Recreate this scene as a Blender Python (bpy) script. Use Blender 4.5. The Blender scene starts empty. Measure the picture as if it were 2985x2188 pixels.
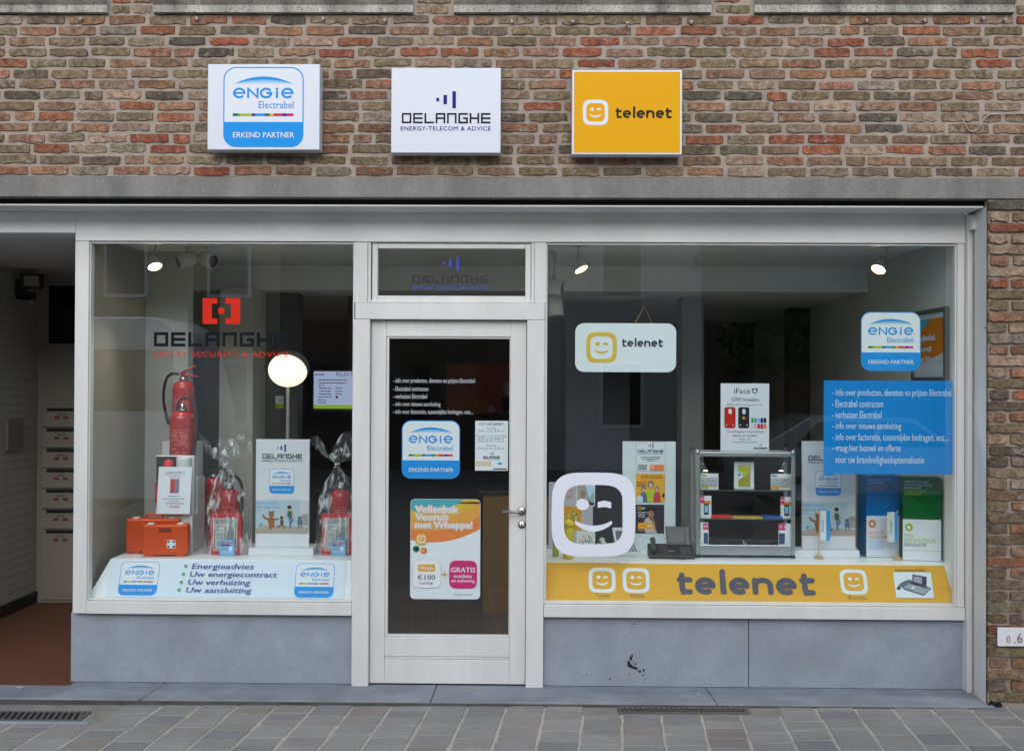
import bpy, math, random
from mathutils import Vector, Matrix
R = math.radians
rnd = random.Random(7)
sc = bpy.context.scene
col = sc.collection

# ------------------------------------------------------------------ camera
W0, H0 = 2985.0, 2188.0
FPX = 3250.0                      # focal length in photo pixels
CAM = Vector((0.0, -6.5, 1.87))
VPX, VPY, ROLL = 1540.0, 1120.0, R(0.27)
cam_rot = (Matrix.Rotation((VPX - W0/2)/FPX, 3, 'Z') @
           Matrix.Rotation(math.pi/2 + (VPY - H0/2)/FPX, 3, 'X') @
           Matrix.Rotation(ROLL, 3, 'Z'))
cd = bpy.data.cameras.new('camera'); cam = bpy.data.objects.new('camera', cd); col.objects.link(cam)
cam.matrix_world = Matrix.Translation(CAM) @ cam_rot.to_4x4()
cd.sensor_fit = 'HORIZONTAL'; cd.sensor_width = 36.0
cd.lens = 36.0*FPX/W0
cd.clip_start = 0.05; cd.clip_end = 500.0
sc.camera = cam

# ------------------------------------------------------------------ sky, sun, exposure
world = bpy.data.worlds.new('World'); sc.world = world; world.use_nodes = True
wn = world.node_tree.nodes; wl = world.node_tree.links
for n in list(wn): wn.remove(n)
wo = wn.new('ShaderNodeOutputWorld'); wb = wn.new('ShaderNodeBackground'); ws = wn.new('ShaderNodeTexSky')
ws.sky_type = 'NISHITA'; ws.sun_disc = False
SUN_EL, SUN_AZ = R(29), R(182)     # veiled by cloud, behind the photographer
ws.sun_elevation = SUN_EL; ws.sun_rotation = SUN_AZ
ws.air_density = 1.0; ws.dust_density = 1.0; ws.ozone_density = 1.0
wb.inputs['Strength'].default_value = 0.15
# an overcast sky: the blue of the clear sky is mostly greyed by the cloud cover
hsv = wn.new('ShaderNodeHueSaturation'); hsv.inputs['Saturation'].default_value = 0.62
wl.new(ws.outputs[0], hsv.inputs['Color']); wl.new(hsv.outputs[0], wb.inputs['Color']); wl.new(wb.outputs[0], wo.inputs['Surface'])
sl = bpy.data.lights.new('sun', 'SUN'); so = bpy.data.objects.new('sun', sl); col.objects.link(so)
sl.energy = 0.95; sl.angle = R(70); sl.color = (1.0, 0.985, 0.965)
# sun_rotation turns clockwise from +Y seen from above
sdir = Vector((math.sin(SUN_AZ)*math.cos(SUN_EL), math.cos(SUN_AZ)*math.cos(SUN_EL), math.sin(SUN_EL)))
so.rotation_euler = sdir.to_track_quat('Z', 'Y').to_euler()
sc.view_settings.view_transform = 'Standard'; sc.view_settings.look = 'None'
sc.view_settings.exposure = 0.7; sc.view_settings.gamma = 1.0
sc.view_settings.use_curve_mapping = False
sc.render.engine = 'CYCLES'
try:
    sc.cycles.use_denoising = True
    sc.cycles.max_bounces = 6; sc.cycles.diffuse_bounces = 4; sc.cycles.glossy_bounces = 3; sc.cycles.use_adaptive_sampling = True; sc.cycles.adaptive_threshold = 0.02; sc.cycles.transparent_max_bounces = 24
    sc.cycles.caustics_reflective = False; sc.cycles.caustics_refractive = False
    sc.cycles.sample_clamp_indirect = 4.0
except Exception: pass

# ------------------------------------------------------------------ measuring helpers
def ray(px, py):
    return cam_rot @ Vector(((px - W0/2)/FPX, -(py - H0/2)/FPX, -1.0))
def P(px, py, y):
    """world point seen at photo pixel (px,py) on the vertical plane Y=y"""
    d = ray(px, py); return CAM + d*((y - CAM.y)/d.y)
def PZ(px, py, z):
    """world point seen at photo pixel (px,py) on the horizontal plane Z=z"""
    d = ray(px, py); return CAM + d*((z - CAM.z)/d.z)
def PX(px, py, x):
    d = ray(px, py); return CAM + d*((x - CAM.x)/d.x)
def mpp(y): return (y - CAM.y)/FPX          # metres per photo pixel on plane Y=y

# ------------------------------------------------------------------ materials
def lin(c):
    c = c/255.0
    return c/12.92 if c <= 0.04045 else ((c + 0.055)/1.055)**2.4
def rgb(r, g, b): return (lin(r), lin(g), lin(b), 1.0)
MATS = {}
def mat(name, c=(200,200,200), rough=0.5, metal=0.0, var=0.0, vscale=6.0, bump=0.0, bscale=60.0, emit=None, estr=0.0, spec=0.5, coat=0.0, alpha=1.0, lincol=None, streak=False):
    if name in MATS: return MATS[name]
    m = bpy.data.materials.new(name); m.use_nodes = True
    nt = m.node_tree; b = nt.nodes['Principled BSDF']
    base = lincol + (1.0,) if lincol else rgb(*c)
    b.inputs['Base Color'].default_value = base
    b.inputs['Roughness'].default_value = rough
    b.inputs['Metallic'].default_value = metal
    b.inputs['Specular IOR Level'].default_value = spec
    b.inputs['Coat Weight'].default_value = coat
    if emit:
        b.inputs['Emission Color'].default_value = rgb(*emit); b.inputs['Emission Strength'].default_value = estr
    if alpha < 1: b.inputs['Alpha'].default_value = alpha
    if var or bump:
        tc = nt.nodes.new('ShaderNodeTexCoord')
    if var:
        n = nt.nodes.new('ShaderNodeTexNoise'); n.inputs['Scale'].default_value = vscale; n.inputs['Detail'].default_value = 6.0
        n.inputs['Roughness'].default_value = 0.65
        geo = nt.nodes.new('ShaderNodeNewGeometry')
        nt.links.new(geo.outputs['Position'], n.inputs['Vector'])
        if streak:
            mp = nt.nodes.new('ShaderNodeMapping'); mp.inputs['Scale'].default_value = (1.0, 1.0, .22)
            nt.links.new(geo.outputs['Position'], mp.inputs['Vector']); nt.links.new(mp.outputs[0], n.inputs['Vector'])
        mr = nt.nodes.new('ShaderNodeMapRange'); mr.inputs['From Min'].default_value = 0.3; mr.inputs['From Max'].default_value = 0.7
        mr.inputs['To Min'].default_value = 1.0 - var; mr.inputs['To Max'].default_value = 1.0 + var*0.6
        nt.links.new(n.outputs['Fac'], mr.inputs['Value'])
        mx = nt.nodes.new('ShaderNodeMix'); mx.data_type = 'RGBA'; mx.blend_type = 'MULTIPLY'
        mx.inputs['Factor'].default_value = 1.0
        mx.inputs[6].default_value = base
        nt.links.new(mr.outputs['Result'], mx.inputs[7])
        nt.links.new(mx.outputs[2], b.inputs['Base Color'])
    if bump:
        n2 = nt.nodes.new('ShaderNodeTexNoise'); n2.inputs['Scale'].default_value = bscale; n2.inputs['Detail'].default_value = 5.0
        nt.links.new(tc.outputs['Object'], n2.inputs['Vector'])
        bp = nt.nodes.new('ShaderNodeBump'); bp.inputs['Strength'].default_value = bump; bp.inputs['Distance'].default_value = 0.01
        nt.links.new(n2.outputs['Fac'], bp.inputs['Height']); nt.links.new(bp.outputs[0], b.inputs['Normal'])
    MATS[name] = m
    return m

# ------------------------------------------------------------------ object helpers
def tag(o, label=None, cat=None, group=None, kind=None):
    if label: o['label'] = label
    if cat: o['category'] = cat
    if group: o['group'] = group
    if kind: o['kind'] = kind
    return o
def empty(name, loc=(0,0,0), label=None, cat=None, group=None, rz=0.0):
    o = bpy.data.objects.new(name, None); col.objects.link(o)
    o.location = loc; o.rotation_euler = (0, 0, rz); o.empty_display_size = 0.05
    return tag(o, label, cat, group)

class MB:
    """collects boxes, tubes, lathes and prisms and links them as ONE mesh object"""
    def __init__(s): s.v = []; s.f = []; s.m = []; s.sm = []; s.mats = []
    def mi(s, m):
        if m not in s.mats: s.mats.append(m)
        return s.mats.index(m)
    def add(s, vs, fs, m, smooth=False):
        o = len(s.v); i = s.mi(m)
        s.v += [tuple(v) for v in vs]
        for f in fs:
            s.f.append([o + k for k in f]); s.m.append(i); s.sm.append(smooth)
        return s
    def box(s, x0, x1, y0, y1, z0, z1, m):
        vs = [(x0,y0,z0),(x1,y0,z0),(x1,y1,z0),(x0,y1,z0),(x0,y0,z1),(x1,y0,z1),(x1,y1,z1),(x0,y1,z1)]
        return s.add(vs, [(0,3,2,1),(4,5,6,7),(0,1,5,4),(1,2,6,5),(2,3,7,6),(3,0,4,7)], m)
    def cbox(s, c, d, m, rot=None):
        x, y, z = [k/2 for k in d]
        vs = [Vector(p) for p in ((-x,-y,-z),(x,-y,-z),(x,y,-z),(-x,y,-z),(-x,-y,z),(x,-y,z),(x,y,z),(-x,y,z))]
        if rot: vs = [rot @ p for p in vs]
        vs = [p + Vector(c) for p in vs]
        return s.add(vs, [(0,3,2,1),(4,5,6,7),(0,1,5,4),(1,2,6,5),(2,3,7,6),(3,0,4,7)], m)
    def prism(s, poly, y0, y1, m):
        """poly = (x,z) outline, pushed from y0 (front) to y1"""
        n = len(poly)
        vs = [(x, y0, z) for x, z in poly] + [(x, y1, z) for x, z in poly]
        a = sum(poly[i][0]*poly[(i+1)%n][1] - poly[(i+1)%n][0]*poly[i][1] for i in range(n))
        fr = list(range(n)); bk = list(range(2*n-1, n-1, -1))
        if a < 0: fr.reverse(); bk.reverse()
        return s.add(vs, [fr, bk] + [(i, n+i, n+(i+1)%n, (i+1)%n) if a > 0 else (i, (i+1)%n, n+(i+1)%n, n+i) for i in range(n)], m)
    def lathe(s, prof, m, c=(0,0,0), n=24, rot=None, smooth=True, caps=True):
        vs = []; fs = []
        for r, z in prof:
            for k in range(n):
                a = 2*math.pi*k/n; vs.append(Vector((r*math.cos(a), r*math.sin(a), z)))
        L = len(prof)
        for j in range(L-1):
            for k in range(n):
                fs.append((j*n+k, j*n+(k+1)%n, (j+1)*n+(k+1)%n, (j+1)*n+k))
        if caps:
            fs.append(tuple(reversed(range(n)))); fs.append(tuple(range((L-1)*n, L*n)))
        if rot: vs = [rot @ p for p in vs]
        vs = [p + Vector(c) for p in vs]
        return s.add(vs, fs, m, smooth)
    def tube(s, pts, r, m, n=8, caps=True):
        pts = [Vector(p) for p in pts]; vs = []; fs = []
        L = len(pts); up = Vector((0.13, 0.31, 0.94))
        for i, p in enumerate(pts):
            t = (pts[min(i+1, L-1)] - pts[max(i-1, 0)]).normalized()
            a = t.cross(up)
            if a.length < 1e-4: a = t.cross(Vector((1,0,0)))
            a.normalize(); b = t.cross(a)
            rr = r[i] if isinstance(r, (list, tuple)) else r
            for k in range(n):
                q = 2*math.pi*k/n; vs.append(p + a*(rr*math.cos(q)) + b*(rr*math.sin(q)))
        for j in range(L-1):
            for k in range(n):
                fs.append((j*n+k, (j+1)*n+k, (j+1)*n+(k+1)%n, j*n+(k+1)%n))
        if caps:
            fs.append(tuple(range(n))); fs.append(tuple(reversed(range((L-1)*n, L*n))))
        return s.add(vs, fs, m, True)
    def build(s, name, parent=None, loc=None, bev=0.0, seg=2, kind=None):
        me = bpy.data.meshes.new(name); me.from_pydata(s.v, [], s.f)
        for m in s.mats: me.materials.append(m)
        me.polygons.foreach_set('material_index', s.m); me.polygons.foreach_set('use_smooth', s.sm)
        me.update()
        o = bpy.data.objects.new(name, me); col.objects.link(o)
        if parent: o.parent = parent
        if loc is not None: o.location = loc
        if bev:
            b = o.modifiers.new('bevel', 'BEVEL'); b.width = bev; b.segments = seg; b.limit_method = 'ANGLE'; b.angle_limit = R(40)
        if kind: o['kind'] = kind
        return o

def copy_tree(o, parent=None):
    c = o.copy(); col.objects.link(c); c.parent = parent
    for ch in list(o.children):
        copy_tree(ch, c)
    return c

# ------------------------------------------------------------------ flat print: shapes laid out in photo pixels on one plane
_tcache = {}
def glyphs(txt, bold=0.0, shear=0.0, space=1.0):
    key = (txt, bold, shear, space)
    if key in _tcache: return _tcache[key]
    cu = bpy.data.curves.new('t', 'FONT'); cu.body = txt; cu.size = 1.0; cu.offset = bold; cu.shear = shear
    cu.resolution_u = 2; cu.space_character = space; cu.space_line = 1.0
    o = bpy.data.objects.new('t', cu); col.objects.link(o)
    dg = bpy.context.evaluated_depsgraph_get(); e = o.evaluated_get(dg); me = e.to_mesh()
    vs = [(v.co.x, v.co.y) for v in me.vertices]; fs = [tuple(p.vertices) for p in me.polygons]
    e.to_mesh_clear(); bpy.data.objects.remove(o); bpy.data.curves.remove(cu)
    _tcache[key] = (vs, fs); return vs, fs

class Art:
    """flat print: every shape lies a hair in front of the one before it"""
    STEP = 0.00005
    def __init__(s, px, py, y, vscale=1.0, k=None):
        s.px, s.py = px, py; s.k = k or mpp(y); s.vs = vscale; s.mb = MB(); s.lay = 0.0; s.loc = P(px, py, y)
    def uv(s, x, y): return ((x - s.px)*s.k, -(y - s.py)*s.k*s.vs)
    def raw(s, pts, faces, m):
        s.lay -= s.STEP
        s.mb.add([(u, s.lay, v) for u, v in (s.uv(*p) for p in pts)], faces, m)
    def poly(s, pts, m):
        q = [s.uv(*p) for p in pts]; n = len(q)
        a = sum(q[i][0]*q[(i+1)%n][1] - q[(i+1)%n][0]*q[i][1] for i in range(n))
        s.raw(pts, [tuple(range(n)) if a > 0 else tuple(reversed(range(n)))], m)
    def rect(s, x0, y0, x1, y1, m): s.poly([(x0,y0),(x1,y0),(x1,y1),(x0,y1)], m)
    def rpts(s, x0, y0, x1, y1, r, n=6):
        out = []
        for cx, cy, a0 in ((x1-r,y0+r,-90),(x1-r,y1-r,0),(x0+r,y1-r,90),(x0+r,y0+r,180)):
            for k in range(n+1):
                a = R(a0 + 90*k/n); out.append((cx + r*math.cos(a), cy + r*math.sin(a)))
        return out
    def rrect(s, x0, y0, x1, y1, r, m): s.poly(s.rpts(x0,y0,x1,y1,r), m)
    def ell(s, cx, cy, rx, ry, m, n=20): s.poly([(cx + rx*math.cos(2*math.pi*k/n), cy + ry*math.sin(2*math.pi*k/n)) for k in range(n)], m)
    def ring(s, outer, inner, m):
        n = len(outer); s.raw(outer + inner, [(i, (i+1)%n, n+(i+1)%n, n+i) for i in range(n)], m)
    def sup(s, cx, cy, rx, ry, e=4.5, n=48):
        out = []
        for k in range(n):
            a = 2*math.pi*k/n; c, q = math.cos(a), math.sin(a)
            out.append((cx + rx*math.copysign(abs(c)**(2/e), c), cy + ry*math.copysign(abs(q)**(2/e), q)))
        return out
    def stroke(s, pts, w, m, cap=True):
        n = len(pts); L = []; Rr = []
        for i in range(n):
            ax, ay = pts[max(i-1,0)]; bx, by = pts[min(i+1,n-1)]
            if 0 < i < n-1:
                d1 = Vector((pts[i][0]-ax, pts[i][1]-ay)).normalized(); d2 = Vector((bx-pts[i][0], by-pts[i][1])).normalized()
                t = d1 + d2
                if t.length < 1e-6: t = d1
                t.normalize(); sc_ = 1/max(0.5, t.dot(d1))
            else:
                t = Vector((bx-ax, by-ay)).normalized(); sc_ = 1
            nx, ny = -t.y*w/2*sc_, t.x*w/2*sc_
            L.append((pts[i][0]+nx, pts[i][1]+ny)); Rr.append((pts[i][0]-nx, pts[i][1]-ny))
        s.raw(L + Rr, [(i, i+1, n+i+1, n+i) for i in range(n-1)], m)
        if cap:
            s.ell(pts[0][0], pts[0][1], w/2, w/2, m, 12); s.ell(pts[-1][0], pts[-1][1], w/2, w/2, m, 12)
    def text(s, txt, x0, y0, x1, y1, m, bold=0.0, shear=0.0, space=1.0):
        vs, fs = glyphs(txt, 0.0, shear, space)
        if not vs: return
        ax = min(v[0] for v in vs); bx = max(v[0] for v in vs)
        cap = max(v[1] for v in glyphs('H')[0])
        if set(txt) & set('gpqyj,'): y1 = y0 + (y1-y0)*.775          # the box given holds descenders: find the baseline
        pts = [(x0 + (v[0]-ax)/(bx-ax)*(x1-x0), y1 - v[1]/cap*(y1-y0)) for v in vs]
        if bold <= 0: return s.raw(pts, fs, m)
        # heavier weight: the same letters struck again a little to each side
        d = bold*.62*(y1-y0)/cap
        dirs = ((-d,0),(d,0),(0,0)) if bold < .045 else [(d*math.cos(R(45*k)), d*math.sin(R(45*k))) for k in range(8)] + [(0,0)]
        for ox, oy in dirs: s.raw([(px_+ox, py_+oy) for px_, py_ in pts], fs, m)
    def lines(s, x0, x1, ys, h, m, seed=1):
        """rows of print too small to read: broken dashes word by word"""
        q = random.Random(seed)
        for y in ys:
            x = x0
            while x < x1:
                w = q.uniform(1.2, 4.5)*h
                s.rect(x, y, min(x+w, x1), y+h, m); x += w + h*0.7
    def build(s, name, parent=None, loc=None, **k):
        return s.mb.build(name, parent, s.loc if loc is None else loc, **k)

def art_thing(name, art, label, cat, group=None, back=None):
    o = art.build(name); tag(o, label, cat, group); return o

def pmat(name, c): return mat(name, c, .6, spec=.12)
# colours used by print
INK = pmat('print_ink_black', (30,32,38))
NAVY = pmat('print_navy', (42,40,130))
SLATE = pmat('print_slate', (60,62,80))
WHITE = pmat('print_white', (225,230,238))
PAPER = pmat('paper_white', (222,226,234))
SKYB = pmat('print_sky_blue', (38,148,226))
PALEB = pmat('print_pale_blue', (130,190,235))
PALER = pmat('print_paler_blue', (185,214,240))
YEL = pmat('print_yellow', (226,166,30))
PINK = pmat('print_magenta', (205,30,110))
REDP = pmat('print_red', (200,40,32))
GREY = pmat('print_grey', (120,124,132))
GRN = pmat('print_green', (85,170,60))
DGRN = pmat('print_dark_green', (20,105,60))
LIME = pmat('print_lime', (165,190,50))
ORG = pmat('print_orange', (226,130,60))
TEAL = pmat('print_teal', (70,170,180))

def wordmark(a, x0, y0, x1, y1, m, w):
    """eight square letters on one grid"""
    p = (x1-x0)/8.0*1.022; lw = p*0.84; hm = (y0+y1)/2
    G = {'D':'LTRB','E':'LTMB','L':'LB','A':'LTRM','N':'LTR','G':'LTBmr','H':'LRM'}
    for i, ch in enumerate('DELANGHE'):
        a0 = x0 + i*p; b0 = a0 + lw
        for q in G[ch]:
            if q == 'L': a.rect(a0, y0, a0+w, y1, m)
            if q == 'R': a.rect(b0-w, y0, b0, y1, m)
            if q == 'T': a.rect(a0, y0, b0, y0+w, m)
            if q == 'B': a.rect(a0, y1-w, b0, y1, m)
            if q == 'M': a.rect(a0, hm-w/2, b0, hm+w/2, m)
            if q == 'm': a.rect(a0+lw*0.5, hm-w/2, b0, hm+w/2, m)
            if q == 'r': a.rect(b0-w, hm, b0, y1, m)
def bars(a, cx, y0, y1, m):
    h = y1-y0; w = h*0.21; x = cx
    a.rect(x-h*0.55, y0+h*0.39, x-h*0.55+w*0.8, y0+h*0.60, m)
    a.rect(x-h*0.13, y0+h*0.22, x-h*0.13+w, y0+h*0.77, m)
    a.rect(x+h*0.39, y0, x+h*0.39+w, y1, m)
def _e(a, x0, y0, x1, y1, w, m, end=318):
    cx, cy = (x0+x1)/2, (y0+y1)/2; rx, ry = (x1-x0-w)/2, (y1-y0-w)/2
    pts = [(cx-rx*0.8, cy), (cx+rx, cy)]
    pts += [(cx + rx*math.cos(R(t)), cy - ry*math.sin(R(t))) for t in range(8, end, 12)]
    a.stroke(pts[:2], w*0.85, m); a.stroke(pts[1:], w, m)
def energy_word(a, x0, y0, x1, y1, m):
    L = x1-x0; h = y1-y0; w = h*0.205
    X = lambda t: x0 + L*t
    _e(a, X(0), y0, X(.205), y1, w, m)
    a.stroke([(X(.25), y1-w/2), (X(.25), y0+w/2), (X(.405), y1-w/2), (X(.405), y0+w/2)], w, m)
    cx, cy = X(.545), (y0+y1)/2; rx, ry = L*.085, (h-w)/2
    a.stroke([(cx+rx*math.cos(R(t)), cy-ry*math.sin(R(t))) for t in range(42, 361, 14)] + [(cx+rx, cy), (cx+rx*.2, cy)], w, m)
    a.stroke([(X(.725), y0+h*.34), (X(.725), y1-w/2)], w, m); a.ell(X(.725), y0+w*.55, w*.6, w*.55, m, 12)
    _e(a, X(.795), y0, X(1), y1, w, m)
def badge(a, x0, y0, x1, y1, sm=0.0, outline=True, white=None):
    """rounded square partner badge: arc, word, colour bar, blue foot; sm = horizontal shear per pixel for a tilted board"""
    W = x1-x0; H = y1-y0; white = white or WHITE
    X = lambda t: x0 + W*t
    Y = lambda t: y0 + H*t
    a.rrect(x0, y0, x1, y1, W*.155, SKYB)
    b = W*.014
    rp = [p for p in a.rpts(x0+b, y0+b, x1-b, y1-b, W*.145) if p[1] < Y(.5)]
    a.poly([p for p in rp if p[0] > X(.5)] + [(x1-b, Y(.685)), (x0+b, Y(.685))] + [p for p in rp if p[0] < X(.5)], white)
    cx = X(.5); n = 14
    for lo, hi, mm in ((.0, .42, SKYB), (.42, .72, PALEB), (.72, 1.0, PALER)):
        pts = []
        for k in range(n+1):
            t = -1 + 2*k/n; yt = .118 + .092*t*t; yb = .208
            pts.append((cx + W*.365*t, Y(min(yb, yt + (yb-yt)*lo*1.0))))
        for k in range(n, -1, -1):
            t = -1 + 2*k/n; yt = .118 + .092*t*t; yb = .208
            pts.append((cx + W*.365*t, Y(yt + (yb-yt)*hi + .0005)))
        N = n+1
        a.raw(pts, [(k, k+1, 2*N-2-k, 2*N-1-k) for k in range(n)], mm)
    energy_word(a, X(.12), Y(.258), X(.875), Y(.392), SKYB)
    a.text('Electrabel', X(.44), Y(.428), X(.875), Y(.515), SKYB)
    segs = [(.12,.18,DGRN),(.18,.21,GRN),(.21,.355,LIME),(.355,.40,NAVY),(.40,.52,SKYB),(.52,.58,DGRN),(.58,.63,YEL),(.63,.69,REDP),(.69,.74,PINK),(.74,.79,NAVY),(.79,.875,PINK)]
    for p, q, mm in segs: a.rect(X(p), Y(.58), X(q), Y(.612), mm)
    a.text('ERKEND PARTNER', X(.125), Y(.815), X(.885), Y(.882), white, bold=.02)
def smile(a, cx, cy, r, m, hole=None, ringw=.27, e=4.2):
    """winking face in a rounded square ring"""
    a.ring(a.sup(cx, cy, r, r, e), a.sup(cx, cy, r*(1-ringw), r*(1-ringw), e), m)
    a.ell(cx-r*.26, cy-r*.24, r*.155, r*.135, m)
    wk = [(cx+r*.10, cy-r*.30), (cx+r*.26, cy-r*.335), (cx+r*.42, cy-r*.30), (cx+r*.42, cy-r*.15), (cx+r*.26, cy-r*.185), (cx+r*.10, cy-r*.16)]
    a.poly(wk, m)
    n = 12; up = []; dn = []
    for k in range(n+1):
        t = -1 + 2*k/n
        up.append((cx + r*.44*t, cy + r*(.265 - .125*t*t))); dn.append((cx + r*.44*t, cy + r*(.405 - .18*t*t)))
    a.raw(up + dn, [(k, k+1, n+1+k+1, n+1+k) for k in range(n)], m)
def round_word(a, x0, y0, x1, y1, m, w):
    """seven rounded lower case letters: t e l e n e t; y0 = top of the l, y1 = baseline"""
    L = x1-x0; h = y1-y0; X = lambda t: x0 + L*t
    xh = y0 + h*.32; hw = w/2
    def t_(t0):
        c = X(t0+.038)
        a.stroke([(c, y0+h*.14+hw), (c, y1-h*.22), (c+L*.008, y1-h*.10), (c+L*.025, y1-hw*1.05), (c+L*.055, y1-hw)], w, m)
        a.stroke([(X(t0)+hw, xh+hw), (X(t0+.115)-hw, xh+hw)], w, m)
    t_(0.0)
    _e(a, X(.13), xh, X(.28), y1, w, m, end=304)
    c = X(.333); a.stroke([(c, y0+hw), (c, y1-h*.12), (c+L*.006, y1-hw)], w, m)
    _e(a, X(.375), xh, X(.525), y1, w, m, end=304)
    l, r_ = X(.565), X(.675)
    a.stroke([(l, xh+hw), (l, y1-hw)], w, m)
    cx, rx = (l+r_)/2, (r_-l)/2
    a.stroke([(cx - rx*math.cos(R(t)), xh+hw+h*.22 - h*.22*math.sin(R(t))) for t in range(0, 181, 15)] + [(r_, y1-hw)], w, m)
    _e(a, X(.715), xh, X(.865), y1, w, m, end=304)
    t_(.885)

# ================================================================== materials of the place
def brick_mat():
    m = bpy.data.materials.new('handmade_brick'); m.use_nodes = True; nt = m.node_tree; N = nt.nodes; L = nt.links
    b = N['Principled BSDF']; b.inputs['Roughness'].default_value = 0.9; b.inputs['Specular IOR Level'].default_value = 0.2
    at = N.new('ShaderNodeAttribute'); at.attribute_name = 'tone'
    geo = N.new('ShaderNodeNewGeometry')
    def noise(scale, det=6, rough=.6):
        n = N.new('ShaderNodeTexNoise'); n.inputs['Scale'].default_value = scale; n.inputs['Detail'].default_value = det
        n.inputs['Roughness'].default_value = rough; L.new(geo.outputs['Position'], n.inputs['Vector']); return n
    def mix(kind, a, bb, fac):
        x = N.new('ShaderNodeMix'); x.data_type = 'RGBA'; x.blend_type = kind
        if isinstance(fac, float): x.inputs[0].default_value = fac
        else: L.new(fac, x.inputs[0])
        for i, q in ((6, a), (7, bb)):
            if isinstance(q, tuple): x.inputs[i].default_value = q
            else: L.new(q, x.inputs[i])
        return x.outputs[2]
    def ramp(src, lo, hi, a, bb):
        r = N.new('ShaderNodeMapRange'); r.inputs[1].default_value = lo; r.inputs[2].default_value = hi
        r.inputs[3].default_value = a; r.inputs[4].default_value = bb; L.new(src, r.inputs[0]); return r.outputs[0]
    n1 = noise(26.0); n2 = noise(95.0, 4); n3 = noise(15.0, 8, .7); n4 = noise(11.0, 3); n5 = noise(210.0, 3)
    c = mix('MULTIPLY', at.outputs['Color'], (1,1,1,1), 0.0)
    v = N.new('ShaderNodeCombineColor')
    k = ramp(n1.outputs['Fac'], .30, .70, .50, 1.38)
    for i in range(3): L.new(k, v.inputs[i])
    c = mix('MULTIPLY', c, v.outputs[0], 1.0)
    # hue drift inside one brick
    c = mix('MIX', c, (0.20,0.155,0.105,1), ramp(n4.outputs['Fac'], .52, .68, 0.0, .42))
    # pale lime bloom and mortar smears
    c = mix('MIX', c, (0.42,0.39,0.34,1), ramp(n3.outputs['Fac'], .56, .68, 0.0, .85))
    # soot and pits
    c = mix('MIX', c, (0.035,0.032,0.03,1), ramp(n2.outputs['Fac'], .57, .70, 0.0, .85))
    c = mix('MULTIPLY', c, (0.55,0.54,0.52,1), ramp(n5.outputs['Fac'], .5, .75, 0.0, .8))
    n6 = noise(1.3, 5, .65)
    c = mix('MULTIPLY', c, (0.55,0.54,0.53,1), ramp(n6.outputs['Fac'], .50, .70, 0.0, .75))
    L.new(c, b.inputs['Base Color'])
    mu = N.new('ShaderNodeMath'); mu.operation = 'MULTIPLY_ADD'; mu.inputs[1].default_value = 1.1
    L.new(n2.outputs['Fac'], mu.inputs[0]); L.new(n1.outputs['Fac'], mu.inputs[2])
    bp = N.new('ShaderNodeBump'); bp.inputs['Strength'].default_value = 1.0; bp.inputs['Distance'].default_value = .013
    L.new(mu.outputs[0], bp.inputs['Height']); L.new(bp.outputs[0], b.inputs['Normal'])
    return m
BRICK = brick_mat()
MORTAR = mat('lime_mortar', (170,158,146), .95, var=.25, vscale=9.0, bump=.7, bscale=120.0, spec=.1)

def stone_mat(name, c, var, scale, spots=(0.02,.02,.022,1), fleck=(.5,.5,.52,1), rough=.7, bump=.25, streak=False, sp=.66, fl=.70):
    m = bpy.data.materials.new(name); m.use_nodes = True; nt = m.node_tree; N = nt.nodes; L = nt.links
    b = N['Principled BSDF']; b.inputs['Roughness'].default_value = rough; b.inputs['Specular IOR Level'].default_value = .3
    geo = N.new('ShaderNodeNewGeometry')
    def noise(s, d=7, r=.62, vec=None):
        n = N.new('ShaderNodeTexNoise'); n.inputs['Scale'].default_value = s; n.inputs['Detail'].default_value = d; n.inputs['Roughness'].default_value = r
        L.new(vec or geo.outputs['Position'], n.inputs['Vector']); return n.outputs['Fac']
    def rng(src, lo, hi, a, bb):
        r = N.new('ShaderNodeMapRange'); r.inputs[1].default_value = lo; r.inputs[2].default_value = hi
        r.inputs[3].default_value = a; r.inputs[4].default_value = bb; L.new(src, r.inputs[0]); return r.outputs[0]
    def mix(a, bb, fac):
        x = N.new('ShaderNodeMix'); x.data_type = 'RGBA'; L.new(fac, x.inputs[0])
        for i, q in ((6, a), (7, bb)):
            if isinstance(q, tuple): x.inputs[i].default_value = q
            else: L.new(q, x.inputs[i])
        return x.outputs[2]
    base = rgb(*c)
    dk = tuple(k*(1-var) for k in base[:3]) + (1,); lt = tuple(min(1, k*(1+var*.8)) for k in base[:3]) + (1,)
    vec = None
    if streak:
        mp = N.new('ShaderNodeMapping'); mp.inputs['Scale'].default_value = (1.0, 1.0, .25)
        L.new(geo.outputs['Position'], mp.inputs['Vector']); vec = mp.outputs[0]
    n1 = noise(scale, vec=vec)
    cc = mix(dk, lt, rng(n1, .3, .7, 0, 1))
    cc = mix(cc, (base[0]*.85, base[1]*.8, base[2]*.72, 1), rng(noise(scale*.6, 4), .5, .72, 0, .55))
    n2 = noise(130.0, 3)
    cc = mix(cc, spots, rng(n2, sp, sp+.06, 0, .75))
    cc = mix(cc, fleck, rng(noise(75.0, 3), fl, fl+.05, 0, .6))
    cc = mix(cc, tuple(k*.78 for k in base[:3]) + (1,), rng(noise(scale*9, 5), .5, .75, 0, .45))
    L.new(cc, b.inputs['Base Color'])
    bp = N.new('ShaderNodeBump'); bp.inputs['Strength'].default_value = bump; bp.inputs['Distance'].default_value = .01
    L.new(n2, bp.inputs['Height']); L.new(bp.outputs[0], b.inputs['Normal'])
    MATS[name] = m
    return m
CONCRETE = stone_mat('lintel_concrete', (132,130,127), .34, 3.2, rough=.85, bump=.35, streak=True, sp=.60, fl=.635)
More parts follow.
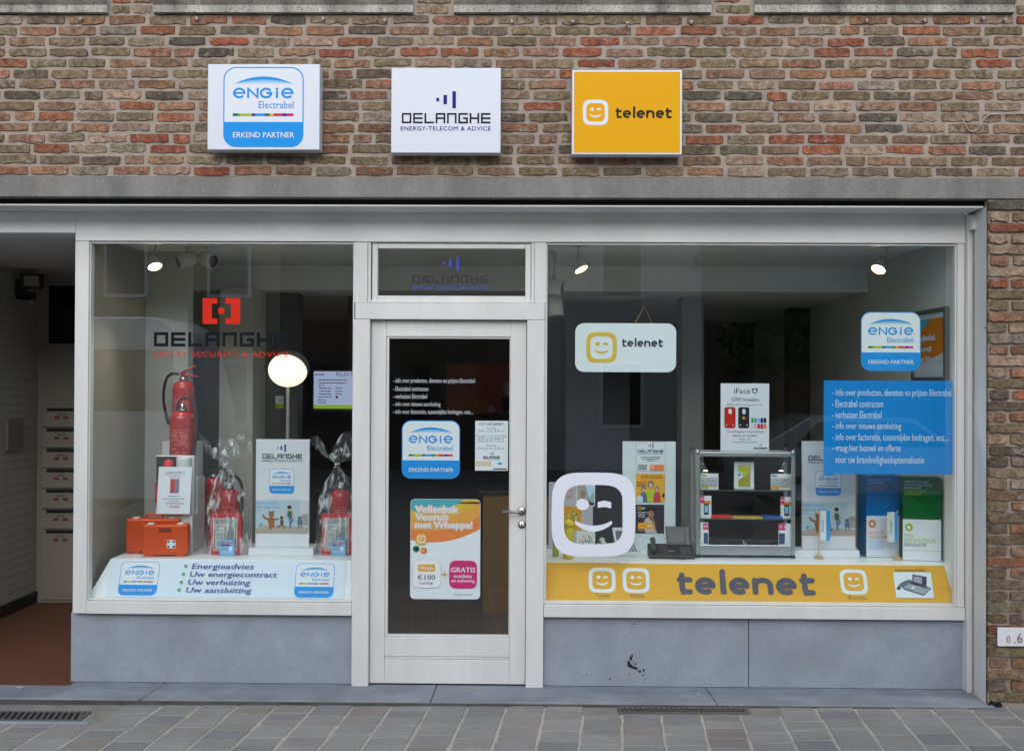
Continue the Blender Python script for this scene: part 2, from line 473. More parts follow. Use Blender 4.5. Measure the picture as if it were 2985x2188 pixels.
BLUESTONE = stone_mat('bluestone_slab', (150,157,168), .18, 3.0, rough=.65, bump=.12, sp=.66, fl=.675)
STEPSTONE = stone_mat('bluestone_step', (136,141,149), .28, 3.5, rough=.7, bump=.2, sp=.69, fl=.70)
SILLSTONE = stone_mat('weathered_sill_stone', (178,174,166), .6, 7.0, rough=.9, bump=.4, streak=True, sp=.56)
PAINT = mat('white_gloss_paint', (216,217,214), .38, var=.10, vscale=5.0, bump=.08, bscale=25.0, streak=True)
PAINT2 = mat('white_board_paint', (226,227,226), .5, var=.10, vscale=3.0, bump=.06, bscale=18.0)
GAP = mat('gap_shade', (18,18,19), .9)  # near-black colour that paints the shade inside gaps and hollows
BLACK = mat('black_plastic', (26,27,29), .4)
STEEL = mat('brushed_steel', (150,150,150), .3, metal=1.0)
ALU = mat('satin_aluminium', (190,194,198), .35, metal=.9)
SIGNBOX = mat('sign_box_white', (214,219,228), .35)
DECKW = mat('white_laminate', (226,232,236), .35, var=.03)

def glass_mat(name, ior=2.2, tint=(.96,.985,.975,1)):
    m = bpy.data.materials.new(name); m.use_nodes = True; nt = m.node_tree; N = nt.nodes; L = nt.links
    for n in list(N): N.remove(n)
    o = N.new('ShaderNodeOutputMaterial'); mx = N.new('ShaderNodeMixShader'); tr = N.new('ShaderNodeBsdfTransparent'); gl = N.new('ShaderNodeBsdfGlossy')
    tr.inputs['Color'].default_value = tint; gl.inputs['Roughness'].default_value = 0.0
    fr = N.new('ShaderNodeFresnel'); fr.inputs['IOR'].default_value = ior
    geo = N.new('ShaderNodeNewGeometry'); sub = N.new('ShaderNodeMath'); sub.operation = 'SUBTRACT'; sub.inputs[0].default_value = 1.0
    mul = N.new('ShaderNodeMath'); mul.operation = 'MULTIPLY'
    L.new(geo.outputs['Backfacing'], sub.inputs[1]); L.new(fr.outputs[0], mul.inputs[0]); L.new(sub.outputs[0], mul.inputs[1])
    L.new(mul.outputs[0], mx.inputs['Fac']); L.new(tr.outputs[0], mx.inputs[1]); L.new(gl.outputs[0], mx.inputs[2]); L.new(mx.outputs[0], o.inputs['Surface'])
    MATS[name] = m; return m
GLASS = glass_mat('window_glass')
GLASS_IN = glass_mat('window_glass_rear', 1.02)   # one double glazed unit: all its reflections come from the outer face
CASEGLASS = glass_mat('showcase_glass', 1.5)

# ================================================================== measures
YF, YG, YP, YD = 0.27, 0.315, 0.31, 0.305      # frame face, glass, plinth face, door face
STEPZ = 0.035
fx = lambda px, y=YF: P(px, 1300, y).x
fz = lambda py, y=YF: P(1540, py, y).z
LIN_T, LIN_B = fz(517, 0), fz(578, 0)
SLOPE = 0.0042
gz = lambda x: SLOPE*(x + 3.1)

# ================================================================== brickwork
PAL = [((.20,.165,.105), 19), ((.24,.19,.13), 12), ((.26,.17,.12), 22), ((.29,.16,.105), 19), ((.31,.13,.078), 11), ((.27,.095,.06), 5),
       ((.14,.118,.095), 11), ((.24,.195,.15), 13), ((.34,.245,.195), 8), ((.11,.098,.085), 4), ((.27,.24,.205), 5)]
PALW = [w for _, w in PAL]
def brick_mesh(w, h, q, depth=.012, n=16):
    """one handmade brick face: uneven outline, soft arris; returns verts, faces (local, centred)"""
    per = []
    nx, nz = 7, 2
    for k in range(nx): per.append((-.5 + k/nx, -.5))
    for k in range(nz): per.append((.5, -.5 + k/nz))
    for k in range(nx): per.append((.5 - k/nx, .5))
    for k in range(nz): per.append((-.5, .5 - k/nz))
    vs = []; inn = []
    sag = q.uniform(-.1, .1)
    for i, (u, v) in enumerate(per):
        jz = q.gauss(0, .0013) if v > 0 else q.gauss(0, .0026) - (.004 if q.random() < .12 else 0)*-1
        x = u*w + q.gauss(0, .0018); z = v*h + jz + sag*.02*(u*2)*.5
        if i in (0, nx, nx+nz, 2*nx+nz): x *= .985; z *= .90
        vs.append((x, .010, z))
        inn.append((x - math.copysign(.0035, u) if abs(u) > .49 else x, -depth + q.gauss(0, .0012), z - math.copysign(.003, v) if abs(v) > .49 else z))
    # the face itself: strip of quads between the bottom and top rows, so it undulates a little
    N = len(per); vs2 = [(x, y + .004, z) for x, y, z in vs]
    fs = [(i, (i+1) % N, N+(i+1) % N, N+i) for i in range(N)]
    bot = [N+k for k in range(nx+1)]; top = [N + (2*nx+nz-k) for k in range(nx+1)]
    for k in range(nx):
        fs.append((bot[k], bot[k+1], top[k+1], top[k]))
    fs.append((bot[nx], N+nx+1, top[nx])); fs.append((top[0], N+2*nx+nz+1, bot[0]))
    return vs2 + inn, fs
def tone(q):
    c = q.choices([p[0] for p in PAL], PALW)[0]; k = q.uniform(1.0, 1.5)
    return tuple(min(.6, x*k*t_*q.uniform(.95, 1.05)) for x, t_ in zip(c, (1.04, .99, .90))) + (1.0,)
def brick_object(name, vs, fs, colr, parent, loc):
    me = bpy.data.meshes.new(name); me.from_pydata(vs, [], fs); me.materials.append(BRICK)
    at = me.color_attributes.new('tone', 'FLOAT_COLOR', 'CORNER')
    at.data.foreach_set('color', list(colr)*len(at.data))
    o = bpy.data.objects.new(name, me); col.objects.link(o); o.parent = parent; o.location = loc; return o
class BrickMass:
    def __init__(s): s.v = []; s.f = []; s.c = []
    def add(s, vs, fs, colr, loc):
        o = len(s.v); s.v += [(x+loc[0], y+loc[1], z+loc[2]) for x, y, z in vs]
        for f in fs: s.f.append([o+k for k in f]); s.c += list(colr)*len(f)
    def build(s, name, parent):
        me = bpy.data.meshes.new(name); me.from_pydata(s.v, [], s.f); me.materials.append(BRICK)
        at = me.color_attributes.new('tone', 'FLOAT_COLOR', 'CORNER'); at.data.foreach_set('color', s.c)
        o = bpy.data.objects.new(name, me); col.objects.link(o); o.parent = parent; o['kind'] = 'stuff'; return o

PITCH, BH = 0.0632, 0.0522
SIGNS = {'a': (606,187,931,437), 'b': (1141,198,1459,446), 'c': (1668,204,1988,451)}
SILLS = [(-480,318), (451,1206), (1324,2071), (2196,2952), (3070,3800)]
XL, XR = -4.6, 4.6
wall = MB()
ZS_B = fz(42, 0); ZTOP = ZS_B + 1.2
sx = [(P(a, 40, 0).x, P(b, 40, 0).x) for a, b in SILLS]
wall.box(XL, XR, 0.0, .30, LIN_T, ZS_B - .004, MORTAR)
edges = [XL] + [k for ab in sx for k in ab] + [XR]
for i in range(0, len(edges), 2):
    if edges[i+1] - edges[i] > .01: wall.box(edges[i], edges[i+1], 0.0, .30, ZS_B - .004, ZTOP, MORTAR)
wall_o = wall.build('brick_wall'); tag(wall_o, 'long upper wall of mottled red and yellow handmade bricks above the shop window', 'wall')
cand = []
q = random.Random(11)
r = 0; z = LIN_T + .009 + BH/2
view_l, view_r = P(-10, 300, 0).x, P(2995, 300, 0).x
while z < ZTOP - .03:
    x = XL + (.12 if r % 2 else 0.0) + q.uniform(-.03, .03)
    while x < XR - .03:
        w = q.gauss(.2185, .007)
        if q.random() < .05: w *= .52
        spans = [(x, min(x + w, XR))]
        if z + BH/2 > ZS_B - .006:                     # between the window sills only
            spans = []
            for i in range(0, len(edges), 2):
                a, b = max(x, edges[i]+.018), min(x+w, edges[i+1]-.018)
                if b - a > .05: spans.append((a, b))
        for a, b in spans:
            cx, cz = (a+b)/2, z + q.gauss(0, .0022)
            hid = False
            for k in SIGNS.values():
                s0 = P(k[0], k[1], -.1); s1 = P(k[2], k[3], -.1)
                if a > s0.x+.01 and b < s1.x-.02 and cz < s0.z-.05 and cz > s1.z+.03: hid = True
            vis = (b > view_l and a < view_r and cz < P(1500, 0, 0).z and not hid)
            cand.append((cx, cz, b-a, vis))
        x += w + q.gauss(.0205, .003)
    z += PITCH; r += 1
mass = BrickMass()
vis = [c for c in cand if c[3]]
# the ones that show largest: whole bricks away from the frame's edge
vis.sort(key=lambda c: -min(c[2], .21) + .02*abs(c[0])/3)
chosen = set(id(c) for c in vis[:300])
for c in cand:
    vs, fs = brick_mesh(c[2], BH*q.uniform(.93, 1.06), q, depth=q.uniform(.005, .010))
    if id(c) in chosen: brick_object('brick', vs, fs, tone(q), wall_o, (c[0], 0, c[1]))
    else: mass.add(vs, fs, tone(q), (c[0], 0, c[1]))
mass.build('outer_bricks', wall_o)

# window sills of the storey above (moulded nosing over a plain face), part of the wall
def extrude_x(name, prof, x0, x1, m, parent=None, bev=0.0):
    b = MB(); n = len(prof)
    vs = [(x0, y, zz) for y, zz in prof] + [(x1, y, zz) for y, zz in prof]
    b.add(vs, [tuple(range(n)), tuple(reversed(range(n, 2*n)))] + [(i, n+i, n+(i+1) % n, (i+1) % n) for i in range(n)], m)
    return b.build(name, parent, bev=bev)
zs = ZS_B
for (a, b) in sx:
    s = extrude_x('window_sill', [(-.035, zs), (-.035, zs+.044), (-.045, zs+.05), (-.055, zs+.058), (-.066, zs+.068), (-.066, zs+.080), (-.055, zs+.088), (.14, zs+.094), (.14, zs)], a, b, SILLSTONE, wall_o, .003)
    f = MB(); f.box(a+.06, b-.06, .10, .16, zs+.0945, zs+.16, PAINT); f.box(a+.06, a+.13, .10, .16, zs+.16, ZTOP, PAINT); f.box(b-.13, b-.06, .10, .16, zs+.16, ZTOP, PAINT)
    f.build('upper_window_frame', wall_o, bev=.004)
    g = MB(); g.box(a+.13, b-.13, .13, .135, zs+.16, ZTOP, GLASS); g.build('upper_window_pane', wall_o)
    g2 = MB(); g2.box(a+.02, b-.02, .22, .28, zs+.05, ZTOP, mat('net_curtain', (190,195,200), .9)); g2.build('curtain', wall_o)
    g3 = MB()
    for xa, xb in ((a+.001, a+.06), (b-.06, b-.001)): g3.box(xa, xb, .02, .3, zs+.0945, ZTOP, SILLSTONE)
    g3.build('window_reveal', wall_o, bev=.004)

lint = MB(); lint.box(XL, XR, -.015, .30, LIN_B, LIN_T - .003, CONCRETE)
lo = lint.build('concrete_lintel', bev=.006); tag(lo, 'long grey pitted concrete beam under the brick wall', 'lintel')
# small metal hooks under the sills
HK = mat('galvanised', (140,142,145), .5, metal=.6)
hooks = [(237,58),(575,57),(943,57),(1122,62),(1492,65),(1670,65),(1828,70),(2015,67),(2525,63),(2694,62),(2864,56),(2928,61)]
for i, (px, py) in enumerate(hooks):
    p = P(px, py, -.02); b = MB(); b.cbox((0, .004, 0), (.008, .03, .016), HK); b.cbox((0, -.012, .004), (.014, .006, .012), HK)
    b.build('wall_hook', wall_o, p)
# thin grey cable clipped to the wall
cp = [(2806,346),(2812,362),(2824,380),(2838,385),(2852,375),(2862,357),(2872,342),(2886,334),(2920,332),(2990,331),(3100,331)]
pts = []
for i in range(len(cp)-1):
    for k in range(3):
        t = k/3; pts.append(P(cp[i][0]*(1-t)+cp[i+1][0]*t, cp[i][1]*(1-t)+cp[i+1][1]*t, -.018))
b = MB(); b.tube(pts, .0032, mat('cable_grey', (165,165,165), .5))
cab = b.build('wall_cable'); tag(cab, 'thin grey cable looping over the bricks at the right end of the upper wall', 'cable')
for px, py in ((2857,366),(2890,334)):
    p = P(px, py, -.018); b = MB(); b.cbox((0,0,0), (.012,.012,.006), HK); b.build('cable_clip', cab, p)

# brick pier right of the shop front
PXL = P(2879, 1300, 0).x
pier = MB(); pier.box(PXL+.004, XR, 0.0, .30, 0.0, LIN_B - .002, MORTAR)
pier_o = pier.build('brick_pier'); tag(pier_o, 'rough brick pier to the right of the shop window, with thick mortar joints', 'wall')
q = random.Random(5); mass = BrickMass(); z = LIN_B - .010 - BH/2; r = 0; xview = P(2990, 1300, 0).x
PP = .0645
while z > .045:
    x = PXL + q.gauss(0, .004)
    first = True; w = .110 if r % 2 else .222
    while x < XR - .05:
        vs, fs = brick_mesh(w, BH*q.uniform(1.0, 1.1), q, depth=q.uniform(.012, .022))
        if x < xview: brick_object('brick', vs, fs, tone(q), pier_o, (x+w/2, 0, z))
        else: mass.add(vs, fs, tone(q), (x+w/2, 0, z))
        x += w + q.gauss(.018, .003); w = .110 if q.random() < .25 else .222
        if not first and r % 2 == 0 and q.random() < .3: w = .11
        first = False
    z -= PP; r += 1
mass.build('outer_bricks', pier_o)
cv = MB(); g0 = P(2884, 2030, -.02)
cv.prism([(g0.x, .012), (g0.x+.06, .012), (g0.x+.078, .03), (g0.x+.066, .052), (g0.x+.02, .058), (g0.x-.002, .04)], -.0165, .0, GAP); cv.build('worn_cavity_shade', pier_o)  # near-black prism paints the shade of a hollow at the pier foot
# enamel marker plate "0.6" on the pier
a = Art(2908, 1855, -.030); pw = mat('enamel_white', (222,224,228), .25, var=.05, vscale=20)
pl = MB(); k = a.k; pl.box(0, .24, 0, .006, -.054, .054, pw)
plate = pl.build('marker_plate', loc=P(2908, 1855, -.030), bev=.002); tag(plate, 'small white enamel plate with red figures 0.6 on the brick pier', 'plate')
PR = mat('enamel_maroon', (122,50,88), .4)
a.lay = -.001
a.text('0', 2933, 1852, 2945, 1872, PR); a.build('figure', plate, (0,0,0))
a = Art(2908, 1855, -.030); a.lay = -.001; a.rect(2955, 1868, 2959, 1872, PR); a.build('point', plate, (0,0,0))
a = Art(2908, 1855, -.030); a.lay = -.001; a.text('6', 2964, 1844, 2979, 1872, PR); a.build('figure', plate, (0,0,0))

# ================================================================== pavement
road = MB(); road.add([(-300,-300,-.06),(300,-300,-.06),(300,300,-.06),(-300,300,-.06)], [(0,1,2,3)], mat('street_setts', (132,128,122), .9, var=.2, vscale=1.5, bump=.3, bscale=150))
tag(road.build('ground'), kind='structure')
JOINT = mat('sand_joint', (186,180,170), .95, var=.18, vscale=25, bump=.8, bscale=140)
bed = MB(); bed.box(-6, 6, -3.0, .02, -.07, -.0045, JOINT)
pave = bed.build('pavement', loc=(0,0,gz(0))); pave.rotation_euler = (0, -math.atan(SLOPE), 0); tag(pave, kind='structure')
def paver_mat(i, c):
    return stone_mat('paver_%d' % i, c, .10, 4.0, rough=.8, bump=.35, sp=.68, fl=.71)
PAVM = [paver_mat(i, c) for i, c in enumerate([(142,140,137), (146,144,141), (132,131,132), (142,138,134), (138,131,127), (149,147,143)])]
PAVW = [30, 26, 16, 12, 8, 8]
ZG = gz(0)
gl_f = PZ(120, 2102, .0); gr_a = PZ(1802, 2070, .02); gr_b = PZ(2182, 2070, .02)
GR_L = (-3.9, PZ(252, 2085, .003).x, PZ(120, 2100, .003).y, PZ(120, 2072, .003).y)
GR_R = (gr_a.x, gr_b.x, PZ(1990, 2077, .02).y, PZ(1990, 2060, .02).y)
q = random.Random(3); DIRX = .082; CP = .2215; cnt = 0; pm = {}
rest = MB()
def paver_geo(w, l, q):
    j = lambda: q.gauss(0, .0025)
    pts = [(-w/2+j(), -l/2+j()), (0+j(), -l/2+j()), (w/2+j(), -l/2+j()), (w/2+j(), l/2+j()), (0+j(), l/2+j()), (-w/2+j(), l/2+j())]
    pts = [(x + DIRX*y, y) for x, y in pts]
    tz = q.gauss(0, .0012); tx = q.gauss(0, .006)
    vs = [(x, y, -.03) for x, y in pts] + [(x, y, -.004+tz+tx*x) for x, y in pts] + [(x*.965, y*.955, tz+tx*x) for x, y in pts]
    fs = []
    for L0 in (0, 6):
        for i in range(6): fs.append((L0+i, L0+(i+1) % 6, L0+6+(i+1) % 6, L0+6+i))
    fs.append(tuple(range(12, 18))); return vs, fs
for c in range(-27, 28):
    xc = c*CP; y = -.012
    for g in (GR_L, GR_R):
        if g[0]-.11 < xc < g[1]+.10: y = g[2] - .035
    first = True
    while y > -2.9:
        l = q.choice([.105, .13, .15, .165, .18, .2])
        if first: l *= q.uniform(.35, 1.0); first = False
        w = CP - q.uniform(.012, .02)
        vs, fs = paver_geo(w, l - q.uniform(.003, .007), q)
        m = q.choices(PAVM, PAVW)[0]; cy = y - l/2; cx = xc + DIRX*cy
        inview = cy > -.98 and abs(cx) < 3.0
        if inview and cnt < 300:
            b = MB(); b.add(vs, fs, m); b.build('paver', pave, (cx, cy, 0)); cnt += 1
        else:
            rest.add([(a_+cx, b_+cy, c_) for a_, b_, c_ in vs], fs, m)
        y -= l
rest.build('outer_pavers', pave, kind='stuff')

# drain gratings let into the paving against the step
CAST = mat('cast_iron', (104,100,98), .6, metal=.3, var=.2, vscale=30, bump=.4)
def grating(g, label, n):
    x0, x1, y0, y1 = g; zc = gz((x0+x1)/2)
    e = empty('drain_grating', ((x0+x1)/2, (y0+y1)/2, zc + .001), label, 'drain', 'drain gratings along the step')
    e.rotation_euler = (0, -math.atan(SLOPE), 0)
    hx, hy = (x1-x0)/2, (y1-y0)/2
    b = MB(); b.box(-hx, hx, -hy, -hy+.018, -.03, .005, CAST); b.box(-hx, hx, hy-.018, hy, -.03, .005, CAST)
    b.box(-hx, -hx+.02, -hy+.018, hy-.018, -.03, .005, CAST); b.box(hx-.02, hx, -hy+.018, hy-.018, -.03, .005, CAST)
    b.build('frame', e, bev=.002)
    b = MB(); b.box(-hx+.02, hx-.02, -hy+.018, hy-.018, -.0022, -.0012, GAP); b.build('pit_shade', e)  # near-black sheet paints the darkness between the bars; no real depth
    s0 = None
    for i in range(n):
        x = -hx + .03 + (2*hx-.06)*i/(n-1)
        if s0 is None:
            b = MB(); w = .0068; L_ = hy-.019; d = -.028
            vs = [(-w-d*.5,-L_,-.001),(w-d*.5,-L_,-.001),(w+d*.5,L_,-.001),(-w+d*.5,L_,-.001),(-w-d*.5,-L_,.0045),(w-d*.5,-L_,.0045),(w+d*.5,L_,.0045),(-w+d*.5,L_,.0045)]
            b.add(vs, [(0,3,2,1),(4,5,6,7),(0,1,5,4),(1,2,6,5),(2,3,7,6),(3,0,4,7)], CAST)
            s0 = b.build('grate_bar', e, (x,0,0))
        else:
            s = s0.copy(); col.objects.link(s); s.parent = e; s.location = (x,0,0)
    return e
grating(GR_R, 'cast iron drain grating sunk in the paving below the right window', 24)
grating(GR_L, 'cast iron drain grating sunk in the paving before the dark passage', 40)
b = MB(); b.box(GR_L[0], GR_L[1]+.06, GR_L[2]-.035, GR_L[2]-.002, -.03, .0015, BLUESTONE)
o = b.build('edging_strip', pave, bev=.003)
APR = stone_mat('drain_mortar', (140,137,131), .2, 8.0, rough=.95, bump=.6)
for g in (GR_L, GR_R):
    b = MB(); b.add([(g[0]-.26, g[2]-.03, -.0035), (g[1]+.26, g[2]-.03, -.0035), (g[1]+.26, -.010, -.0035), (g[0]-.26, -.010, -.0035)], [(0,1,2,3)], APR); b.build('drain_surround', pave)

# ================================================================== stone step
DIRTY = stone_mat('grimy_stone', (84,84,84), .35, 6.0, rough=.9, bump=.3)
step = empty('stone_step', (0, 0, 0), 'long low bluestone step running along the whole shop front', 'step')
JX = [XL] + [ (P(446, 2015, .1).x), P(1264, 2015, .1).x, P(2075, 2015, .1).x, P(2893, 2045, .0).x]
for i in range(4):
    b = MB(); g = .0025; sk = [-.0, -.03, -.006, .02, 0]
    xa, xb = JX[i]+g, JX[i+1]-g
    sa = [0, .055, .012, -.018, 0][i]; sb = [0, .055, .012, -.018, 0][i+1]
    vs = []
    for zz in (-.05, STEPZ):
        vs += [(xa - sa/2*1.0, -.045, zz), (xb - sb/2, -.045, zz), (xb + sb/2, .50, zz), (xa + sa/2, .50, zz)]
    b.add(vs, [(0,3,2,1),(4,5,6,7),(0,1,5,4),(1,2,6,5),(2,3,7,6),(3,0,4,7)], STEPSTONE); b.build('slab', step, bev=.004)
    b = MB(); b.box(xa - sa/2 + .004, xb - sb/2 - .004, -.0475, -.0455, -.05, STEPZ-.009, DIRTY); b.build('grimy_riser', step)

# ================================================================== shop front joinery
shop = empty('shopfront', (0, YF, STEPZ), 'white painted timber shop front framing two large display windows', 'shopfront')
def part(name, parent, x0, x1, y0, y1, z0, z1, m=PAINT, bev=.003):
    b = MB(); b.box(x0, x1, y0, y1, z0, z1, m); o = b.build(name, bev=bev)
    o.parent = parent; o.matrix_parent_inverse = Matrix.Translation(parent.location).inverted() if parent.rotation_euler.x == 0 else Matrix.Identity(4)
    return o
XA, XB = fx(215), fx(2813)                 # outer edges
GLL, GLR = fx(259), fx(1025)               # left glass
PIL0, PIL1 = fx(1029), fx(1077)            # left pilaster
PIR0, PIR1 = fx(1535), fx(1586)            # right pilaster
GRL, GRR = fx(1594), fx(2786)              # right glass
ZGT, ZGB = fz(712), fz(1755)
ZRB = fz(1797)
ZHT = 2.925
part('header_board', shop, XA, XB, YF, .36, ZGT+.014, ZHT, PAINT2)
part('soffit_board', shop, XL, P(2868, 600, .03).x, .035, YF, ZHT-.012, ZHT-.004, PAINT2, 0)
part('lintel_gap_shade', shop, XL, XB+.1, .06, .30, ZHT-.002, LIN_B-.002, GAP, 0)  # black box paints the recess shadow between lintel and soffit
part('post', shop, XA, GLL-.008, YF, .36, ZRB, ZGT+.012)
part('sill_rail', shop, GLL-.006, PIL0-.002, YF-.006, .36, ZRB, ZGB-.012)
part('sill_rail', shop, PIR1+.002, XB, YF-.006, .36, ZRB, ZGB-.012)
part('post', shop, GRR+.010, XB-.002, YF+.002, .36, ZGB-.010, ZGT+.012)
part('mullion', shop, GLR+.008, fx(1068), YF+.004, .36, fz(884)+.0, ZGT+.012)
part('mullion', shop, fx(1556), GRL-.008, YF+.004, .36, fz(884), ZGT+.012)
part('mullion', shop, GLR+.008, PIL0, YF+.012, .36, ZGB-.010, fz(884)-.002)
part('mullion', shop, PIR1, GRL-.008, YF+.012, .36, ZGB-.010, fz(884)-.002)
# glazing beads
def beads(x0, x1, z0, z1, parent, w=.010, m=PAINT):
    for a in ((x0-w, x0, z0-w, z1+w), (x1, x1+w, z0-w, z1+w), (x0, x1, z1, z1+w), (x0, x1, z0-w, z0)):
        part('glazing_bead', parent, a[0]+.0003, a[1]-.0003, YF+.016, .335, a[2]+.0003, a[3]-.0003, m, .002)
def pane(x0, x1, z0, z1, parent, name='pane', y=YG):
    b = MB(); i = 0
    vs = [(x0,y,z0),(x1,y,z0),(x1,y,z1),(x0,y,z1),(x0,y+.006,z0),(x1,y+.006,z0),(x1,y+.006,z1),(x0,y+.006,z1)]
    b.add(vs, [(0,1,2,3)], GLASS); b.add(vs, [(5,4,7,6),(0,4,5,1),(1,5,6,2),(2,6,7,3),(3,7,4,0)], GLASS_IN)
    o = b.build(name); o.parent = parent; o.matrix_parent_inverse = Matrix.Translation(parent.location).inverted(); return o
beads(GLL, GLR, ZGB, ZGT, shop); beads(GRL, GRR, ZGB, ZGT, shop)
pane(GLL-.005, GLR+.005, ZGB-.005, ZGT+.005, shop); pane(GRL-.005, GRR+.005, ZGB-.005, ZGT+.005, shop)
# door pilasters, rail over the door
part('pilaster', shop, PIL0, PIL1, YF-.012, .36, STEPZ+.001, fz(932)-.002)
part('pilaster', shop, PIR0, PIR1, YF-.012, .36, STEPZ+.001, fz(932)-.002)
part('transom_rail', shop, fx(1034), fx(1586), YF-.013, .36, fz(932), fz(885))
# right reveal lining: strip, jamb board
part('cover_strip', shop, XB+.002, fx(2834), YF-.035, .36, STEPZ+.001, ZHT-.013)
jb = MB(); x0 = fx(2836, .23); x1 = P(2874, 1300, .0).x
jb.add([(x0,.235,STEPZ+.001),(x1,-.004,STEPZ+.001),(x1+.014,.03,STEPZ+.001),(x0+.06,.30,STEPZ+.001),(x0,.235,ZHT-.013),(x1,-.004,ZHT-.013),(x1+.014,.03,ZHT-.013),(x0+.06,.30,ZHT-.013)],
       [(0,3,2,1),(4,5,6,7),(0,1,5,4),(1,2,6,5),(2,3,7,6),(3,0,4,7)], PAINT)
o = jb.build('jamb_board', bev=.002); o.parent = shop; o.matrix_parent_inverse = Matrix.Translation(shop.location).inverted()
# little sensor box in the top right corner
s0 = P(2829, 628, .2); s1 = P(2851, 670, .2)
sb = MB(); sb.box(s0.x, s1.x, .17, .232, s1.z, s0.z, PAINT2)
o = sb.build('sensor_box', bev=.003); tag(o, 'small white box fixed high in the right corner of the shop front', 'sensor')

# plinths of bluestone
pz0, pz1 = STEPZ+.002, ZRB-.002
for i, (a, b, lab) in enumerate(((fx(211, YP), PIL0-.002, 'grey bluestone plinth slab under the left window'), (PIR1+.002, fx(2184, YP)-.002, 'grey bluestone plinth slab with black splashes beside the door'), (fx(2184, YP)+.002, fx(2817, YP), 'grey bluestone plinth slab under the right end of the right window'))):
    m = MB(); m.box(a, b, YP, .37, pz0, pz1, BLUESTONE)
    o = m.build('plinth_slab', bev=.003); tag(o, lab, 'plinth', 'bluestone plinth slabs under the windows')
    if i == 1:
        TAR = mat('tar_splash', (28,30,36), .4)
        ar = Art(1843, 1925, YP-.0015)
        qq = random.Random(4)
        def blob(x, y, rx, ry, n=11):
            ar.poly([(x+rx*qq.uniform(.65,1.2)*math.cos(2*math.pi*k/n), y+ry*qq.uniform(.65,1.2)*math.sin(2*math.pi*k/n)) for k in range(n)], TAR)
        for x, y, rx, ry in ((1843,1910,3,4),(1839,1918,4,7),(1833,1931,5,7),(1838,1940,8,5),(1847,1944,9,5),(1855,1947,6,4),(1853,1934,3,3),(1865,1955,4,4),(1877,1952,3,5),(1875,1966,2,3),(1846,1929,2,2),(1835,1963,1,4),(1881,1978,2,2),(1710,1967,3,1.5),(1779,1978,2.5,2.5),(1848,1818,2.5,2)):
            blob(x, y, rx, ry)
        ol = ar.build('tar_splash'); ol.parent = o

# transom light over the door
tr = empty('transom_window', (0, YF, fz(880)), 'narrow hinged window with dark glass and square black lettering over the door', 'window')
def frame4(parent, name, x0, x1, z0, z1, w, y0, y1, m=PAINT, bev=.003, ww=None):
    ww = ww or w
    part(name, parent, x0, x0+w, y0, y1, z0, z1, m, bev); part(name, parent, x1-w, x1, y0, y1, z0, z1, m, bev)
    part(name, parent, x0+w+.0005, x1-w-.0005, y0+.001, y1, z1-ww, z1, m, bev); part(name, parent, x0+w+.0005, x1-w-.0005, y0+.001, y1, z0, z0+ww, m, bev)
frame4(tr, 'outer_frame', fx(1068)+.001, fx(1556)-.001, fz(884)+.001, fz(698)-.001, .019, YF+.012, .36)
frame4(tr, 'sash', fx(1080)+.002, fx(1546)-.002, fz(876), fz(710), .033, YF+.020, .35, ww=.029)
pane(fx(1096), fx(1532), fz(864), fz(724), tr)
a = Art(1313, 790, YG-.0012)
a.lay = -.0005
TB = mat('lettering_blue', (40,60,170), .4); TK = mat('lettering_black', (22,24,28), .4)
bars(a, 1313, 747, 789, TB)
wordmark(a, 1201, 803, 1424, 826, TK, 5.2)
a.text('ENERGY-TELECOM & ADVICE', 1201, 834, 1425, 844, TB, bold=.012, space=1.05)
o = a.build('lettering'); o.parent = tr; o.matrix_parent_inverse = Matrix.Translation(tr.location).inverted()

# the door
door = empty('shop_door', (fx(1535), YD, STEPZ), 'white timber shop door with one tall glass pane and steel lever', 'door')
DL, DR, DT, DB = PIL1+.003, PIR0-.003, fz(932)-.005, STEPZ+.010
gl, gr_, gt, gb = fx(1130), fx(1484), fz(987), fz(1856)
part('stile', door, DL, fx(1122), YD, .35, DB, DT); part('stile', door, fx(1486)+.003, DR, YD, .35, DB, DT)
sx0, sx1 = fx(1122)+.0005, fx(1486)+.0025
part('top_rail', door, sx0, sx1, YD+.001, .35, gt+.012, DT)
part('lock_rail', door, sx0, sx1, YD+.001, .35, fz(1920)+.002, gb-.012)
part('bottom_rail', door, sx0, sx1, YD+.001, .35, DB, fz(1928)-.0)
part('groove_bead', door, sx0, sx1, YD+.006, .345, fz(1928)+.002, fz(1920))
part('under_door_shade', door, DL-.002, DR+.002, YD+.012, .35, STEPZ+.0005, DB-.001, GAP, 0)  # near-black strip paints the slit under the door leaf dark
for a4 in ((sx0, gl, gb-.011, gt+.011), (gr_, sx1, gb-.011, gt+.011), (gl, gr_, gt, gt+.011), (gl, gr_, gb-.011, gb)):
    part('glazing_bead', door, a4[0]+.0003, a4[1]-.0003, YD+.010, .345, a4[2]+.0003, a4[3]-.0003, PAINT, .002)
pane(gl-.004, gr_+.004, gb-.004, gt+.004, door, y=.325)
